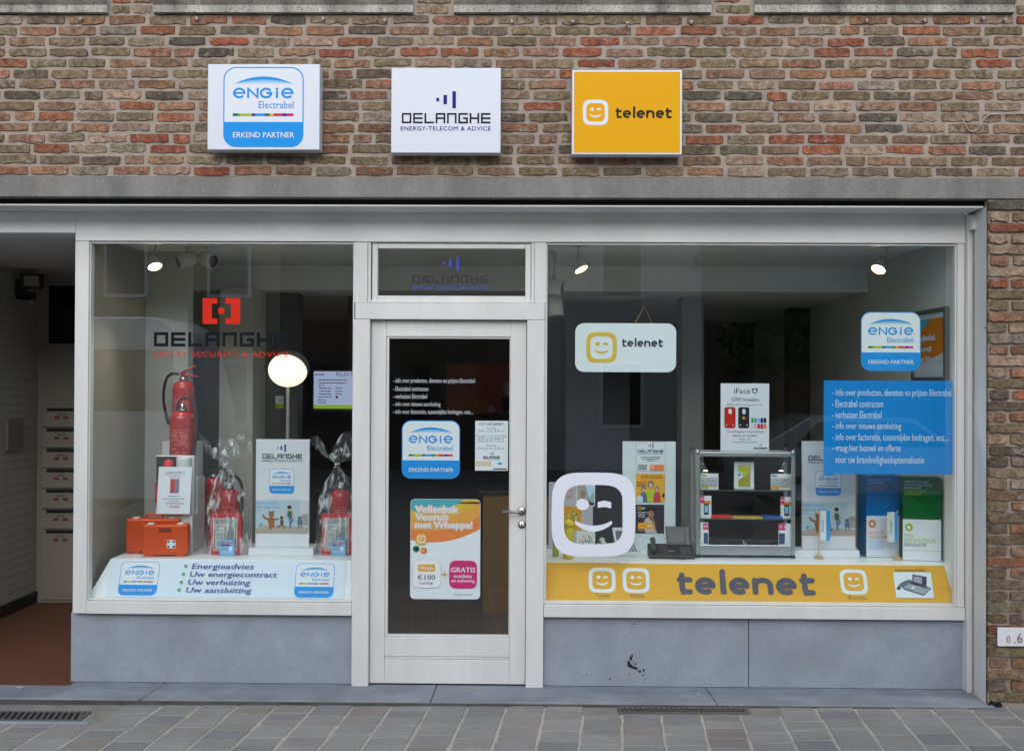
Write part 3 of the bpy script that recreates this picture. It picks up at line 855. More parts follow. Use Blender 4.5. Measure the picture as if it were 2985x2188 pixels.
# lever handle and cylinder
hp = P(1521, 1489, YD); lp = P(1464, 1488, YD)
h = MB(); rx = Matrix.Rotation(R(90), 3, 'X')
h.lathe([(.0, 0), (.0255, 0), (.0255, .006), (.022, .009), (.0, .009)], STEEL, (0,0,0), 24, rx)
h.tube([(0,-.004,0), (0,-.045,0), (-.008,-.054,0), (-.02,-.056,0), (lp.x-hp.x,-.056,.002)], .0092, STEEL, 12)
o = h.build('lever_handle', loc=hp); o.parent = door; o.matrix_parent_inverse = Matrix.Translation(door.location).inverted()
cp_ = P(1521, 1528, YD); h = MB(); h.lathe([(.0, 0), (.024, 0), (.024, .007), (.02, .009), (.0, .009)], STEEL, (0,0,0), 24, rx)
h.box(-.004, .004, -.0105, -.009, -.012, .008, BLACK)
o = h.build('lock_cylinder', loc=cp_); o.parent = door; o.matrix_parent_inverse = Matrix.Translation(door.location).inverted()

# ================================================================== the room behind the glass
WALLG = mat('room_wall_grey', (206,205,198), .8, var=.05, vscale=2)
WALLD = mat('room_wall_dark', (82,84,92), .8, var=.06)
CEIL = mat('room_ceiling', (238,237,232), .85, var=.03)
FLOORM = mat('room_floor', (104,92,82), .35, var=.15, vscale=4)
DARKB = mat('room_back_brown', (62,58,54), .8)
def slab(name, x0, x1, y0, y1, z0, z1, m, **k):
    b = MB(); b.box(x0, x1, y0, y1, z0, z1, m); return tag(b.build(name), kind='structure')
RX0, RX1, RY, RC = fx(259)-.03, fx(2790)+.03, 6.5, 2.79
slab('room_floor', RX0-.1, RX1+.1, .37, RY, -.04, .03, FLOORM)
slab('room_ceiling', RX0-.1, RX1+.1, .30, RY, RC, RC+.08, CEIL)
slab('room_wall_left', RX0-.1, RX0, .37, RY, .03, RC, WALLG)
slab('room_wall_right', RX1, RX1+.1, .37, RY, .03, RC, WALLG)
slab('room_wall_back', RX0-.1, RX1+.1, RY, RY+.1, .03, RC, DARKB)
yb = 2.15
slab('room_bulkhead', P(550,800,yb).x, RX1, yb, RY, 2.595, RC-.002, CEIL)
slab('room_partition', RX0+.001, P(548, 1000, 1.3).x, 1.30, 1.42, .03, RC-.003, mat('partition_white', (190,192,188), .7, var=.04))
slab('room_pillar', P(640,1000,2.0).x, P(738,1000,2.0).x, 2.0, 2.6, .03, 2.594, WALLG)
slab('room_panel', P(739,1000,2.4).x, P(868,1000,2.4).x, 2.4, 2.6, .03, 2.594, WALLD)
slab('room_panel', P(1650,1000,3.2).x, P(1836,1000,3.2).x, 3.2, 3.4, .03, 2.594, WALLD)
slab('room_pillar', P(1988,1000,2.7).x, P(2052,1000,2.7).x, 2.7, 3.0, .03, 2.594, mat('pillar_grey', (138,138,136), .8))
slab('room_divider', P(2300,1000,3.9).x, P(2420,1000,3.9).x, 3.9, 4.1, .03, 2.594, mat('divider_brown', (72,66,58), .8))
# wall strip between the window heads and ceiling, and outer side walls hiding the street side
slab('room_wall_front', RX0-.1, RX1+.1, .362, .42, ZGT+.03, RC, CEIL)

cn0 = P(1408, 1440, 2.4); cn1 = P(1640, 1440, 2.4)
b = MB(); b.box(cn0.x, cn1.x, 2.4, 3.0, .031, cn0.z, mat('counter_yellow', (120,88,16), .5)); o = b.build('sales_counter', bev=.006); tag(o, 'dim yellow sales counter seen through the lower right of the door glass', 'counter')
b = MB(); b.box(cn0.x-.03, cn1.x+.03, 2.37, 3.03, cn0.z+.001, cn0.z+.035, BLACK); b.build('worktop', o, bev=.003)
# ================================================================== the passage at the left
PW = P(105, 1757, 2.75).x; PB = 2.75; PZF = STEPZ+.004
PWALL = MATS.get('passage_brick')
def painted_brick(name, c):
    m = bpy.data.materials.new(name); m.use_nodes = True; nt = m.node_tree; N = nt.nodes; L = nt.links
    b = N['Principled BSDF']; b.inputs['Base Color'].default_value = rgb(*c); b.inputs['Roughness'].default_value = .7
    geo = N.new('ShaderNodeNewGeometry'); sp = N.new('ShaderNodeSeparateXYZ'); cb = N.new('ShaderNodeCombineXYZ')
    L.new(geo.outputs['Position'], sp.inputs[0]); L.new(sp.outputs['Y'], cb.inputs['X']); L.new(sp.outputs['Z'], cb.inputs['Y'])
    t = N.new('ShaderNodeTexBrick'); t.inputs['Scale'].default_value = 1.0
    t.inputs['Brick Width'].default_value = .22; t.inputs['Row Height'].default_value = .065; t.inputs['Mortar Size'].default_value = .005; t.inputs['Mortar Smooth'].default_value = .6
    L.new(cb.outputs[0], t.inputs['Vector'])
    bp = N.new('ShaderNodeBump'); bp.invert = True; bp.inputs['Strength'].default_value = .8; bp.inputs['Distance'].default_value = .012
    L.new(t.outputs['Fac'], bp.inputs['Height']); L.new(bp.outputs[0], b.inputs['Normal']); return m
PBR = painted_brick('passage_painted_brick', (168,170,168))
PCR = mat('passage_cream', (150,146,134), .7, var=.04)
def tile_mat():
    m = bpy.data.materials.new('red_clay_tiles'); m.use_nodes = True; nt = m.node_tree; N = nt.nodes; L = nt.links
    b = N['Principled BSDF']; b.inputs['Roughness'].default_value = .6
    geo = N.new('ShaderNodeNewGeometry'); t = N.new('ShaderNodeTexBrick')
    t.inputs['Scale'].default_value = 1.0; t.inputs['Brick Width'].default_value = .20; t.inputs['Row Height'].default_value = .10; t.inputs['Mortar Size'].default_value = .004
    t.inputs['Color1'].default_value = (.135,.05,.03,1); t.inputs['Color2'].default_value = (.165,.06,.036,1); t.inputs['Mortar'].default_value = (.12,.06,.04,1)
    L.new(geo.outputs['Position'], t.inputs['Vector']); L.new(t.outputs['Color'], b.inputs['Base Color']); return m
slab('passage_floor', -6.0, XA-.002, .225, PB, -.04, PZF, tile_mat())
slab('passage_ceiling', -6.0, XA-.002, .36, PB, 2.77, 2.95, mat('passage_ceiling_white', (190,192,192), .8, var=.04))
slab('passage_beam', XL, XA-.002, YF+.002, .36, 2.785, ZHT-.013, PAINT2)
slab('passage_wall_side', PW-.15, PW, .0, PB, PZF, 2.77, PBR)
slab('passage_wall_back', PW, XA-.002, PB, PB+.1, PZF, 2.77, PCR)
slab('passage_wall_shop', XA+.002, XA+.08, .372, PB, PZF, 2.77, PCR)
slab('passage_skirting', PW+.001, PW+.014, .05, PB-.002, PZF+.001, .13, mat('skirting_black', (30,30,32), .6))
slab('passage_skirting', PW+.016, XA-.004, PB-.014, PB-.001, PZF+.001, .10, PCR)
slab('passage_pier', XL, PW-.152, .0, .3, 0, LIN_B-.002, MORTAR)
# dark little window in the back wall
wa = P(140, 832, PB-.02); wb_ = P(226, 1002, PB-.02)
e = empty('passage_window', (wa.x, PB, wb_.z), 'dark unlit window high in the back wall of the passage', 'window')
part('pane', e, wa.x, min(wb_.x, XA-.03), PB-.004, PB-.001, wb_.z, wa.z, mat('dark_glass', (16,15,16), .15), 0)
frame4(e, 'frame', wa.x-.02, min(wb_.x, XA-.03)+.02, wb_.z-.02, wa.z+.02, .02, PB-.012, PB-.0005, PCR, .002)
# letter boxes
MBX = mat('letterbox_cream', (152,148,136), .5); RST = mat('letterbox_red_sticker', (128,56,54), .6)
lx0 = P(124, 1300, PB-.03).x; lx1 = XA-.01
for i in range(7):
    zt = P(150, 1188 + 59.2*i, PB-.03).z; hh = mpp(PB)*57 if i < 6 else mpp(PB)*205
    e = empty('letter_box', (lx0, PB-.03, zt-hh), ['topmost', 'second from top', 'third from top', 'fourth from top', 'fifth from top', 'sixth from top', 'tall bottom'][i] + ' cream letter box in the dark passage', 'letter box', 'letter boxes in the passage')
    part('door', e, lx0, lx1, PB-.03, PB-.002, zt-hh+.002, zt, MBX, .003)
    part('slot', e, lx0+.036, lx1-.002, PB-.033, PB-.0302, zt-.029, zt-.003, BLACK, 0)
    part('slot_plate', e, lx0+.002, lx0+.034, PB-.033, PB-.0302, zt-.028, zt-.004, MBX, .001)
    cx = P(178, 1300, PB-.03).x
    part('name_plate', e, cx-.034, cx+.034, PB-.034, PB-.0302, zt-.063, zt-.045, GREY, .001)
    part('sticker', e, cx-.057, cx-.017, PB-.033, PB-.0302, zt-.094, zt-.072, RST, 0)
    part('sticker', e, cx+.020, cx+.060, PB-.033, PB-.0302, zt-.094, zt-.072, RST, 0)
# flood lamp (unlit) with motion sensor on the side wall
fl = P(128, 828, 2.35)
e = empty('flood_lamp', (PW, 2.35, fl.z), 'unlit black flood lamp with motion sensor on the passage wall', 'lamp')
rot = Matrix.Rotation(R(-28), 3, 'Y') @ Matrix.Rotation(R(20), 3, 'X')
b = MB(); b.cbox((.13, -.02, .02), (.17, .09, .12), BLACK, Matrix.Rotation(R(12), 3, 'Z')); o = b.build('lamp_body', e, bev=.015)
b = MB(); b.cbox((.15, -.068, .02), (.11, .006, .08), mat('lamp_glass', (150,150,145), .2), Matrix.Rotation(R(12), 3, 'Z')); b.build('lamp_glass', e)
b = MB(); b.cbox((.05, 0, -.09), (.09, .07, .07), BLACK); b.cbox((.12, -.01, -.10), (.07, .06, .06), BLACK); b.build('sensor', e, bev=.012)
b = MB(); b.lathe([(.0,-.03),(.02,-.026),(.026,-.01),(.026,0)], mat('sensor_dome', (150,150,150), .4), (.12,-.01,-.13), 12); b.build('sensor_dome', e)
b = MB(); b.cbox((.03, 0, -.03), (.06, .04, .12), BLACK); b.build('bracket', e)
# steel intercom plate on the side wall
ia = PX(86, 1222, PW); ib = PX(107, 1310, PW)
e = MB(); e.box(PW+.001, PW+.035, 2.15, 2.42, P(95,1310,2.3).z, P(95,1222,2.3).z, mat('intercom_metal', (150,148,142), .35, metal=.7))
o = e.build('intercom_panel', bev=.004); tag(o, 'narrow upright steel intercom panel on the painted passage wall', 'intercom')

# ================================================================== signs on the brick wall
def sign(key, label, face, rim):
    x0, y0, x1, y1 = SIGNS[key]; a0 = P(x0, y0, -.115); a1 = P(x1, y1, -.115)
    e = empty('sign_box', ((a0.x+a1.x)/2, -.06, a1.z), label, 'sign')
    inv = Matrix.Translation(e.location).inverted()
    b = MB(); b.box(a0.x, a1.x, -.115, -.022, a1.z, a0.z, rim); o = b.build('box', bev=.004); o.parent = e; o.matrix_parent_inverse = inv
    A = Art((x0+x1)/2, (y0+y1)/2, -.1158)
    return e, A, inv
def put(A, name, e, inv):
    o = A.build(name); o.parent = e; o.matrix_parent_inverse = inv; return o
e, A, inv = sign('a', 'white wall sign with blue rounded partner badge, leftmost of the three above the windows', None, SIGNBOX)
badge(A, 650, 195, 886, 430); put(A, 'badge', e, inv)
e, A, inv = sign('b', 'white wall sign with three blue bars over square black lettering, middle of the three', None, SIGNBOX)
bars(A, 1299, 266, 316, NAVY); wordmark(A, 1171, 330, 1430, 360, INK, 5.0); A.text('ENERGY-TELECOM & ADVICE', 1168, 369, 1431, 381, NAVY, space=1.08); put(A, 'lettering', e, inv)
e, A, inv = sign('c', 'yellow wall sign with white winking face and dark word, rightmost of the three', None, SIGNBOX)
YSIGN = pmat('sign_yellow', (230,168,22))
A.rect(1673.5, 209.5, 1982.5, 445.5, YSIGN); smile(A, 1736, 328, 37, WHITE); round_word(A, 1794, 310, 1958, 345, pmat('sign_dark_word', (48,46,34)), 6.6); put(A, 'lettering', e, inv)

# ================================================================== stickers and lettering behind the glass
YS = YG + .010
STW = pmat('sticker_white', (226,234,238))
def sticker(name, A, label, cat='sticker', group=None): return art_thing(name, A, label, cat, group)
# left window lettering
A = Art(644, 960, YG-.001); RD = pmat('sticker_red', (214,44,26))
A.poly([(590,868.5),(633,868.5),(633,885),(617,885),(617,928),(633,928),(633,944),(590,944)], RD)
A.poly([(657,868.5),(700,868.5),(700,944),(657,944),(657,928),(673,928),(673,885),(657,885)], RD)
A.rect(636, 897.5, 654, 914.5, RD)
wordmark(A, 447, 968.5, 842, 1010.5, pmat('sticker_black', (16,20,26)), 9.0)
A.text('SAFETY SECURITY & ADVICE', 446, 1026, 842, 1040, RD, bold=-.005, space=1.1)
sticker('window_lettering', A, 'red bracket emblem over square black lettering on the left window', 'lettering')
# door
A = Art(1260, 1155, YS+.006); DW = pmat('door_lettering_white', (205,208,212))
for t, x1, y0, y1 in (('- info over producten, diensten en prijzen Electrabel', 1384, 1102, 1119), ('- Electrabel contracten', 1248, 1126, 1139.5), ('- verhuizen Electrabel', 1245, 1148, 1161.5), ('- info over nieuwe aansluiting', 1284, 1171, 1187), ('- info over facturatie, tussentijdse bedragen, enz....', 1380, 1193, 1209.5)):
    A.text(t, 1145.5, y0, x1, y1, DW, bold=.012)
sticker('door_lettering', A, 'five lines of small white lettering on the door glass', 'lettering')
A = Art(1256, 1310, YS+.006); badge(A, 1171, 1225, 1341, 1394.5, white=STW); sticker('badge_sticker', A, 'blue and white partner badge sticker on the door glass', group='partner badge stickers')
A = Art(1433, 1298, YS+.006); A.rect(1385, 1226, 1481, 1371, STW)
A.text('TOT UW DIENST:', 1396, 1232, 1468, 1240, INK, bold=.02)
for t, y in (('Maandag:', 1247), ('12.00 uur tot 18.30 uur', 1254), ('Dinsdag tot en met vrijdag:', 1269), ('09.30 uur tot 12.00 uur', 1276), ('13.00 uur tot 17.30 uur', 1283.5), ('Zaterdag:', 1297.5), ('09.30 uur tot 12.30 uur', 1305)):
    h = len(t)*1.68; A.text(t, 1432-h, y-2, 1432+h, y+4, SLATE)
bars(A, 1432, 1317, 1327, NAVY); wordmark(A, 1408, 1329, 1457, 1335.5, INK, 1.4); A.rect(1408, 1337.5, 1457, 1338.5, GREY)
for k in range(3): smile(A, 1395+15*k, 1350.5, 6, YEL)
A.ell(1457, 1350, 6.5, 3, SKYB); A.rect(1438, 1364.5, 1477, 1367.5, SLATE)
sticker('opening_hours_sheet', A, 'small pale sheet of opening hours on the door glass', 'notice')
A = Art(1298, 1600, YS+.006); r0 = A.rpts(1196, 1454, 1400, 1745, 13)
A.poly(r0, STW)
def band(cur, m):
    top = [p for p in A.rpts(1197, 1455, 1399, 1744, 12.5) if p[1] < 1475]
    tr_ = [p for p in top if p[0] > 1300]; tl_ = [p for p in top if p[0] < 1300]
    (xa, ya), (xb, yb2), (xc, yc) = cur
    pts = []
    for k in range(17):
        t = k/16; x = xc + (xa-xc)*t
        # parabola through the three points
        l0 = (x-xb)*(x-xc)/((xa-xb)*(xa-xc)); l1 = (x-xa)*(x-xc)/((xb-xa)*(xb-xc)); l2 = (x-xa)*(x-xb)/((xc-xa)*(xc-xb))
        pts.append((x, max(1455, ya*l0 + yb2*l1 + yc*l2)))
    n = len(pts)
    if xc < 1398: q_ = [(xc, 1455)] + pts + tl_
    else: q_ = tr_ + pts + tl_
    A.poly(q_, m)
OR2 = pmat('print_light_orange', (224,160,70))
band(((1197,1573.5),(1272,1580),(1399,1541)), ORG); band(((1197,1541),(1268,1547),(1399,1503)), OR2)
band(((1197,1508),(1262,1515),(1399,1462)), pmat('print_gold', (216,178,52))); band(((1197,1486.5),(1257,1494),(1352,1455)), TEAL)
for t, x0, y0, x1, y1 in (('Vollenbak', 1211, 1474.5, 1334, 1493), ('Vooruit', 1211, 1498, 1306, 1515.5), ('met Whoppa!', 1210, 1521, 1376, 1543)):
    A.text(t, x0, y0, x1, y1, STW, bold=.20); A.text(t, x0, y0, x1, y1, ORG, bold=.13); A.text(t, x0, y0, x1, y1, STW, bold=.06)
A.ell(1228, 1571, 18, 18, YEL); smile(A, 1228, 1571, 11.5, STW)
A.ell(1213, 1599, 9.3, 9.3, DGRN); A.rect(1208, 1595, 1218, 1602, INK); A.ell(1235.6, 1604, 8.8, 8.8, REDP); A.ell(1234.5, 1604, 6, 6, YEL)
A.poly(A.sup(1244.5, 1671.5, 41.5, 41.5, 5), pmat('print_box_edge', (190,196,212))); A.poly(A.sup(1244.5, 1671.5, 40.5, 40.5, 5), pmat('print_bright_white', (236,238,242)))
A.rrect(1218.7, 1644, 1269, 1665, 4, YEL); A.text('Whoppa', 1224, 1648.5, 1264, 1662, STW, bold=.01)
A.text('€100', 1218, 1674, 1269, 1688.5, SLATE, bold=.03); A.text('korting', 1225, 1693.5, 1262, 1704, SLATE, bold=.015)
A.rect(1287.5, 1671, 1305.5, 1673.2, YEL); A.rect(1295.4, 1661.5, 1297.8, 1682, YEL)
A.poly(A.sup(1350.5, 1672.5, 40.5, 40.5, 5), PINK); A.text('GRATIS', 1315, 1652, 1386, 1666, STW, bold=.035); A.text('installatie', 1324, 1672.5, 1376, 1682, STW, bold=.03); A.text('en activering', 1317, 1685.5, 1384, 1697.5, STW, bold=.03)
A.text('Vraag hier meer info', 1323, 1728, 1377, 1734, SLATE)
sticker('promotion_sticker', A, 'tall rounded promotion sticker with orange and teal bands low on the door glass')
# right window
A = Art(2597, 995, YS); badge(A, 2510.5, 909.5, 2683, 1080.5, white=STW); sticker('badge_sticker', A, 'blue and white partner badge sticker at the right end of the right window', group='partner badge stickers')
BLU = pmat('sheet_blue', (18,132,210)); BW = pmat('sheet_lettering', (205,222,236))
A = Art(2592, 1245, YS); A.rect(2403, 1110, 2783, 1380.5, BLU)
for t, x0, x1, y0, y1 in (('- info over producten, diensten en prijzen Electrabel', 2427, 2771, 1134.5, 1159), ('- Electrabel contracten', 2427, 2574.5, 1166.5, 1187), ('- verhuizen Electrabel', 2427, 2570, 1198.5, 1219), ('- info over nieuwe aansluiting', 2427, 2626.5, 1231, 1255.5), ('- info over facturatie, tussentijdse bedragen, enz....', 2427, 2765, 1263, 1289), ('- vraag hier bezoek en offerte', 2427, 2625, 1295, 1320), ('voor uw brandveiligheidoptiemalisatie', 2436, 2693, 1328, 1355.5)):
    A.text(t, x0, y0, x1, y1, BW, bold=.004)
sticker('blue_window_sheet', A, 'bright blue sheet with seven white text lines on the right window')
A = Art(1730, 1499, YG-.001); smile(A, 1730, 1499, 122, pmat('smile_vinyl_white', (226,230,240)), ringw=.292, e=4.0)
sticker('winking_face_sticker', A, 'large white winking face in a rounded ring on the right window')

# ================================================================== display decks with tilted front boards
ZDK = .770
def deck(name, label, xs_top, xs_bot, banner, blabel):
    """xs_top, xs_bot = px of the front board's corners"""
    yt, ybm = .44, .345; zb = ZGB - .004
    xl, xr = P(xs_top[0], 1630, yt).x, P(xs_top[1], 1630, yt).x
    bl, br = P(xs_bot[0], 1752, ybm).x, P(xs_bot[1], 1752, ybm).x
    e = empty(name, ((xl+xr)/2, .8, .03), label, 'display deck', 'display decks in the windows'); inv = Matrix.Translation(e.location).inverted()
    b = MB(); b.box(xl, xr, yt+.012, 1.16, ZDK-.022, ZDK, DECKW); o = b.build('top', bev=.002); o.parent = e; o.matrix_parent_inverse = inv
    b = MB(); b.add([(bl, ybm, zb), (br, ybm, zb), (xr, yt, ZDK-.001), (xl, yt, ZDK-.001), (bl, ybm+.012, zb), (br, ybm+.012, zb), (xr, yt+.011, ZDK-.001), (xl, yt+.011, ZDK-.001)], [(0,1,2,3),(5,4,7,6),(0,4,5,1),(1,5,6,2),(2,6,7,3),(3,7,4,0)], DECKW)
    o = b.build('front_board'); o.parent = e; o.matrix_parent_inverse = inv
    b = MB(); b.box(xl+.02, xr-.02, 1.10, 1.14, .03, ZDK-.023, DECKW); o = b.build('rear_support'); o.parent = e; o.matrix_parent_inverse = inv
    return yt, ybm, zb
yt, ybm, zb = deck('display_deck', 'white sloping display deck inside the left window', (323,1026), (256,1024), None, None)
tilt = math.atan((yt-ybm)/(ZDK-zb)); slope_len = math.hypot(yt-ybm, ZDK-zb)
ym = (yt+ybm)/2
def tilted(A, name, cxpx, label, cat):
    """lay the print flat on the sloping board: origin at the board's mid height"""
    o = A.build(name, loc=(P(cxpx, 1690, ym).x, ym-.0035, (ZDK+zb)/2)); o.rotation_euler = (-tilt, 0, 0); tag(o, label, cat); return o
VS = slope_len/(122*mpp(ym))
A = Art(663, 1689.5, ym, vscale=VS)
A.rect(315, 1632, 1009, 1748, pmat('banner_pale', (214,228,242)))
badge(A, 347, 1636.5, 461, 1743); badge(A, 862, 1639, 976, 1745.5)
PUR = pmat('print_violet_blue', (78,84,158)); BG = pmat('print_bullet_green', (92,170,120))
for t, x0, x1, y0, y1, bx in (('Energieadvies', 555.5, 737, 1642, 1663.5, 537), ('Uw energiecontract', 553, 808, 1667, 1688.5, 533), ('Uw verhuizing', 550, 732, 1692, 1713.5, 530), ('Uw aansluiting', 547, 738, 1716.5, 1738, 526)):
    A.text(t, x0, y0, x1, y1, PUR, bold=.035, shear=.12); A.ell(bx, (y0+y1)/2-2, 5, 5, BG)
tilted(A, 'advice_banner', 663, 'pale banner listing energy services between two blue badges, low in the left window', 'banner')
deck('display_deck', 'white sloping display deck inside the right window', (1588,2790), (1588,2790), None, None)
A = Art(2180, 1697, ym, vscale=VS); YB2 = pmat('banner_yellow', (222,168,52))
A.poly([(1593,1638.5),(2753,1638.5),(2768,1754),(1593,1754)], YB2)
BWH = pmat('banner_white', (220,232,240)); BGR = pmat('banner_grey_word', (84,84,98)); BCAP = pmat('banner_caption', (112,98,72))
for cx in (1757.5, 1856): smile(A, cx, 1692, 39, BWH)
smile(A, 2486, 1692, 39, BWH)
A.text('Telenet', 1737.5, 1733, 1780, 1746, BCAP); A.text('Mobile', 1839, 1733, 1878, 1746, BCAP); A.text('Business', 2466.5, 1733, 2517, 1746, BCAP)
round_word(A, 1974, 1655, 2374, 1735, BGR, 17)
A.text('telefooncentrales', 2609, 1648, 2696, 1658, BCAP, bold=.02); A.rect(2602.5, 1661, 2711.5, 1740, BWH)
PH1 = pmat('print_phone_grey', (98,108,124)); PH2 = pmat('print_phone_light', (152,166,178)); PH3 = pmat('print_phone_dark', (56,60,84))
A.poly([(2616,1702),(2640,1686),(2660,1692),(2708,1710),(2682,1734),(2630,1716)], PH1); A.poly([(2628,1708),(2650,1692),(2704,1711),(2682,1729)], PH2)
A.poly([(2658,1667),(2698,1675),(2694,1704),(2654,1692)], PH3); A.poly([(2661,1672),(2684,1677),(2682,1697),(2658,1690)], PH2)
A.stroke([(2612,1711),(2622,1698),(2640,1689),(2650,1688)], 8, PH1); A.ell(2613, 1711, 6, 5, PH3)
A.poly([(2650,1690),(2698,1706),(2694,1711),(2648,1697)], PH3); A.ell(2655, 1708, 5, 3, BWH)
tilted(A, 'word_banner', 2180, 'long yellow banner with a big grey word low in the right window', 'banner')

# hanging sign in the right window
hp0 = P(1677, 942, .42); hp1 = P(1970.5, 1084, .42); k = mpp(.42)
e = empty('hanging_sign', P(1824, 1084, .42), 'white rounded hanging sign with yellow winking face and dark word', 'sign'); inv = Matrix.Translation(e.location).inverted()
A = Art(1824, 1013, .42)
pts = [A.uv(*p) for p in A.rpts(1677, 942, 1970.5, 1084, 26, 8)]
b = MB(); b.prism([(u+A.loc.x, v+A.loc.z) for u, v in pts], .421, .431, STW); o = b.build('board'); o.parent = e; o.matrix_parent_inverse = inv
smile(A, 1753.5, 1013, 44.3, pmat('sign_face_yellow', (222,186,58)), ringw=.26); round_word(A, 1813, 984, 1932, 1010.5, pmat('sign_word_petrol', (30,48,58)), 4.8)
put(A, 'lettering', e, inv)
b = MB(); top = P(1878.5, 892, .5); b.tube([P(1850.5, 944, .435), top, P(1901, 944, .435)], .003, mat('cord_brown', (120,90,40), .8), 6); b.tube([top, (top.x, top.y, RC)], .0012, mat('nylon', (60,60,60), .5), 5)
o = b.build('cord'); o.parent = e; o.matrix_parent_inverse = inv

# ================================================================== things shown in the windows
def at(px, py, z=ZDK): return PZ(px, py, z)
def sub(o, e): o.parent = e; o.matrix_parent_inverse = Matrix.Translation(e.location).inverted(); return o
CARD = mat('white_card', (216,220,226), .5, var=.03)

# ---- advertising standee (used in both windows)
def standee(dx, dy, label):
    base = at(820+dx, 1619+dy); yb_ = base.y + .06; k = mpp(yb_)
    e = empty('display_stand', (base.x, yb_, ZDK), label, 'display stand', 'white card display stands')
    x0, x1 = P(745+dx, 1500, yb_).x, P(901+dx, 1500, yb_).x; zt = P(820+dx, 1280+dy, yb_).z
    b0, b1 = P(724+dx, 1610, base.y).x, P(913+dx, 1610, base.y).x
    b = MB(); b.box(b0, b1, base.y, base.y+.17, ZDK+.001, ZDK+.046, CARD); sub(b.build('foot', bev=.002), e)
    b = MB(); b.box(x0, x1, yb_, yb_+.02, ZDK+.047, zt, CARD); sub(b.build('board', bev=.001), e)
    A = Art(823+dx, 1400+dy, yb_-.001)
    T = lambda *v: [v[i] + (dx if i % 2 == 0 else dy) for i in range(4)]
    bars(A, 820+dx, 1294.5+dy, 1316+dy, NAVY); wordmark(A, *T(764,1322.5,880,1336), INK, 2.6); A.text('ENERGY-TELECOM & ADVICE', *T(763,1339,881,1345), SLATE)
    badge(A, *T(785,1366,858,1437.5))
    A.rect(*T(746,1457,900,1553), pmat('picture_wall', (176,196,206))); A.poly([(746+dx,1540+dy),(790+dx,1528+dy),(900+dx,1536+dy),(900+dx,1553+dy),(746+dx,1553+dy)], pmat('picture_floor', (172,160,148)))
    A.rect(*T(876,1457,900,1500), pmat('picture_shelf', (196,204,206))); A.rect(*T(880,1497,900,1530), pmat('picture_chest', (158,156,152)))
    A.text('Jouw energie,', *T(747,1461,813,1470.5), SKYB); A.text('elke dag beter', *T(747,1473.5,817,1483), SKYB); A.rect(*T(747,1487,760,1488.2), SKYB)
    BR = pmat('picture_brown', (150,98,56)); SK = pmat('picture_skin', (206,160,130)); GJ = pmat('picture_green', (40,110,70)); JE = pmat('picture_jeans', (80,112,150)); GC = pmat('picture_grey_fur', (84,72,66))
    A.ell(792+dx, 1499+dy, 8, 9, BR); A.ell(786+dx,1491+dy,3,3,BR); A.ell(798+dx,1491+dy,3,3,BR); A.ell(792+dx, 1520+dy, 10, 14, BR); A.stroke([(783+dx,1513+dy),(772+dx,1508+dy),(768+dx,1502+dy)], 6, BR); A.stroke([(801+dx,1513+dy),(812+dx,1512+dy)], 5, BR); A.stroke([(788+dx,1532+dy),(790+dx,1540+dy)], 7, BR); A.stroke([(797+dx,1531+dy),(798+dx,1535+dy)], 7, BR)
    A.ell(822+dx, 1508+dy, 5, 5, GC); A.ell(823+dx, 1522+dy, 5, 10, GC); A.stroke([(820+dx,1531+dy),(812+dx,1536+dy)], 3, GC); A.stroke([(826+dx,1531+dy),(832+dx,1539+dy)], 3, GC)
    A.ell(845+dx, 1481+dy, 6, 7, SK); A.ell(845+dx, 1477+dy, 6.5, 5, INK); A.poly([(838+dx,1489+dy),(852+dx,1488+dy),(853+dx,1506+dy),(840+dx,1507+dy)], GJ); A.stroke([(839+dx,1493+dy),(832+dx,1508+dy)], 3, SK); A.stroke([(852+dx,1493+dy),(862+dx,1507+dy)], 3, SK)
    A.stroke([(845+dx,1507+dy),(847+dx,1520+dy),(848+dx,1537+dy)], 5, JE); A.stroke([(849+dx,1507+dy),(855+dx,1514+dy),(850+dx,1522+dy)], 5, JE)
    A.rect(*T(870,1504,880,1514), PH1); A.rect(*T(868,1515,882,1528), JE); A.stroke([(872+dx,1528+dy),(872+dx,1540+dy)], 3, PH1); A.stroke([(878+dx,1528+dy),(882+dx,1536+dy)], 3, PH1); A.ell(761+dx, 1529+dy, 5, 5, TEAL)
    sub(A.build('print'), e)
    return e
standee(0, 0, 'white card display stand with lettering and picture between the two wrapped gifts')
standee(1593, 6, 'white card display stand with lettering and picture beside the glass showcase')

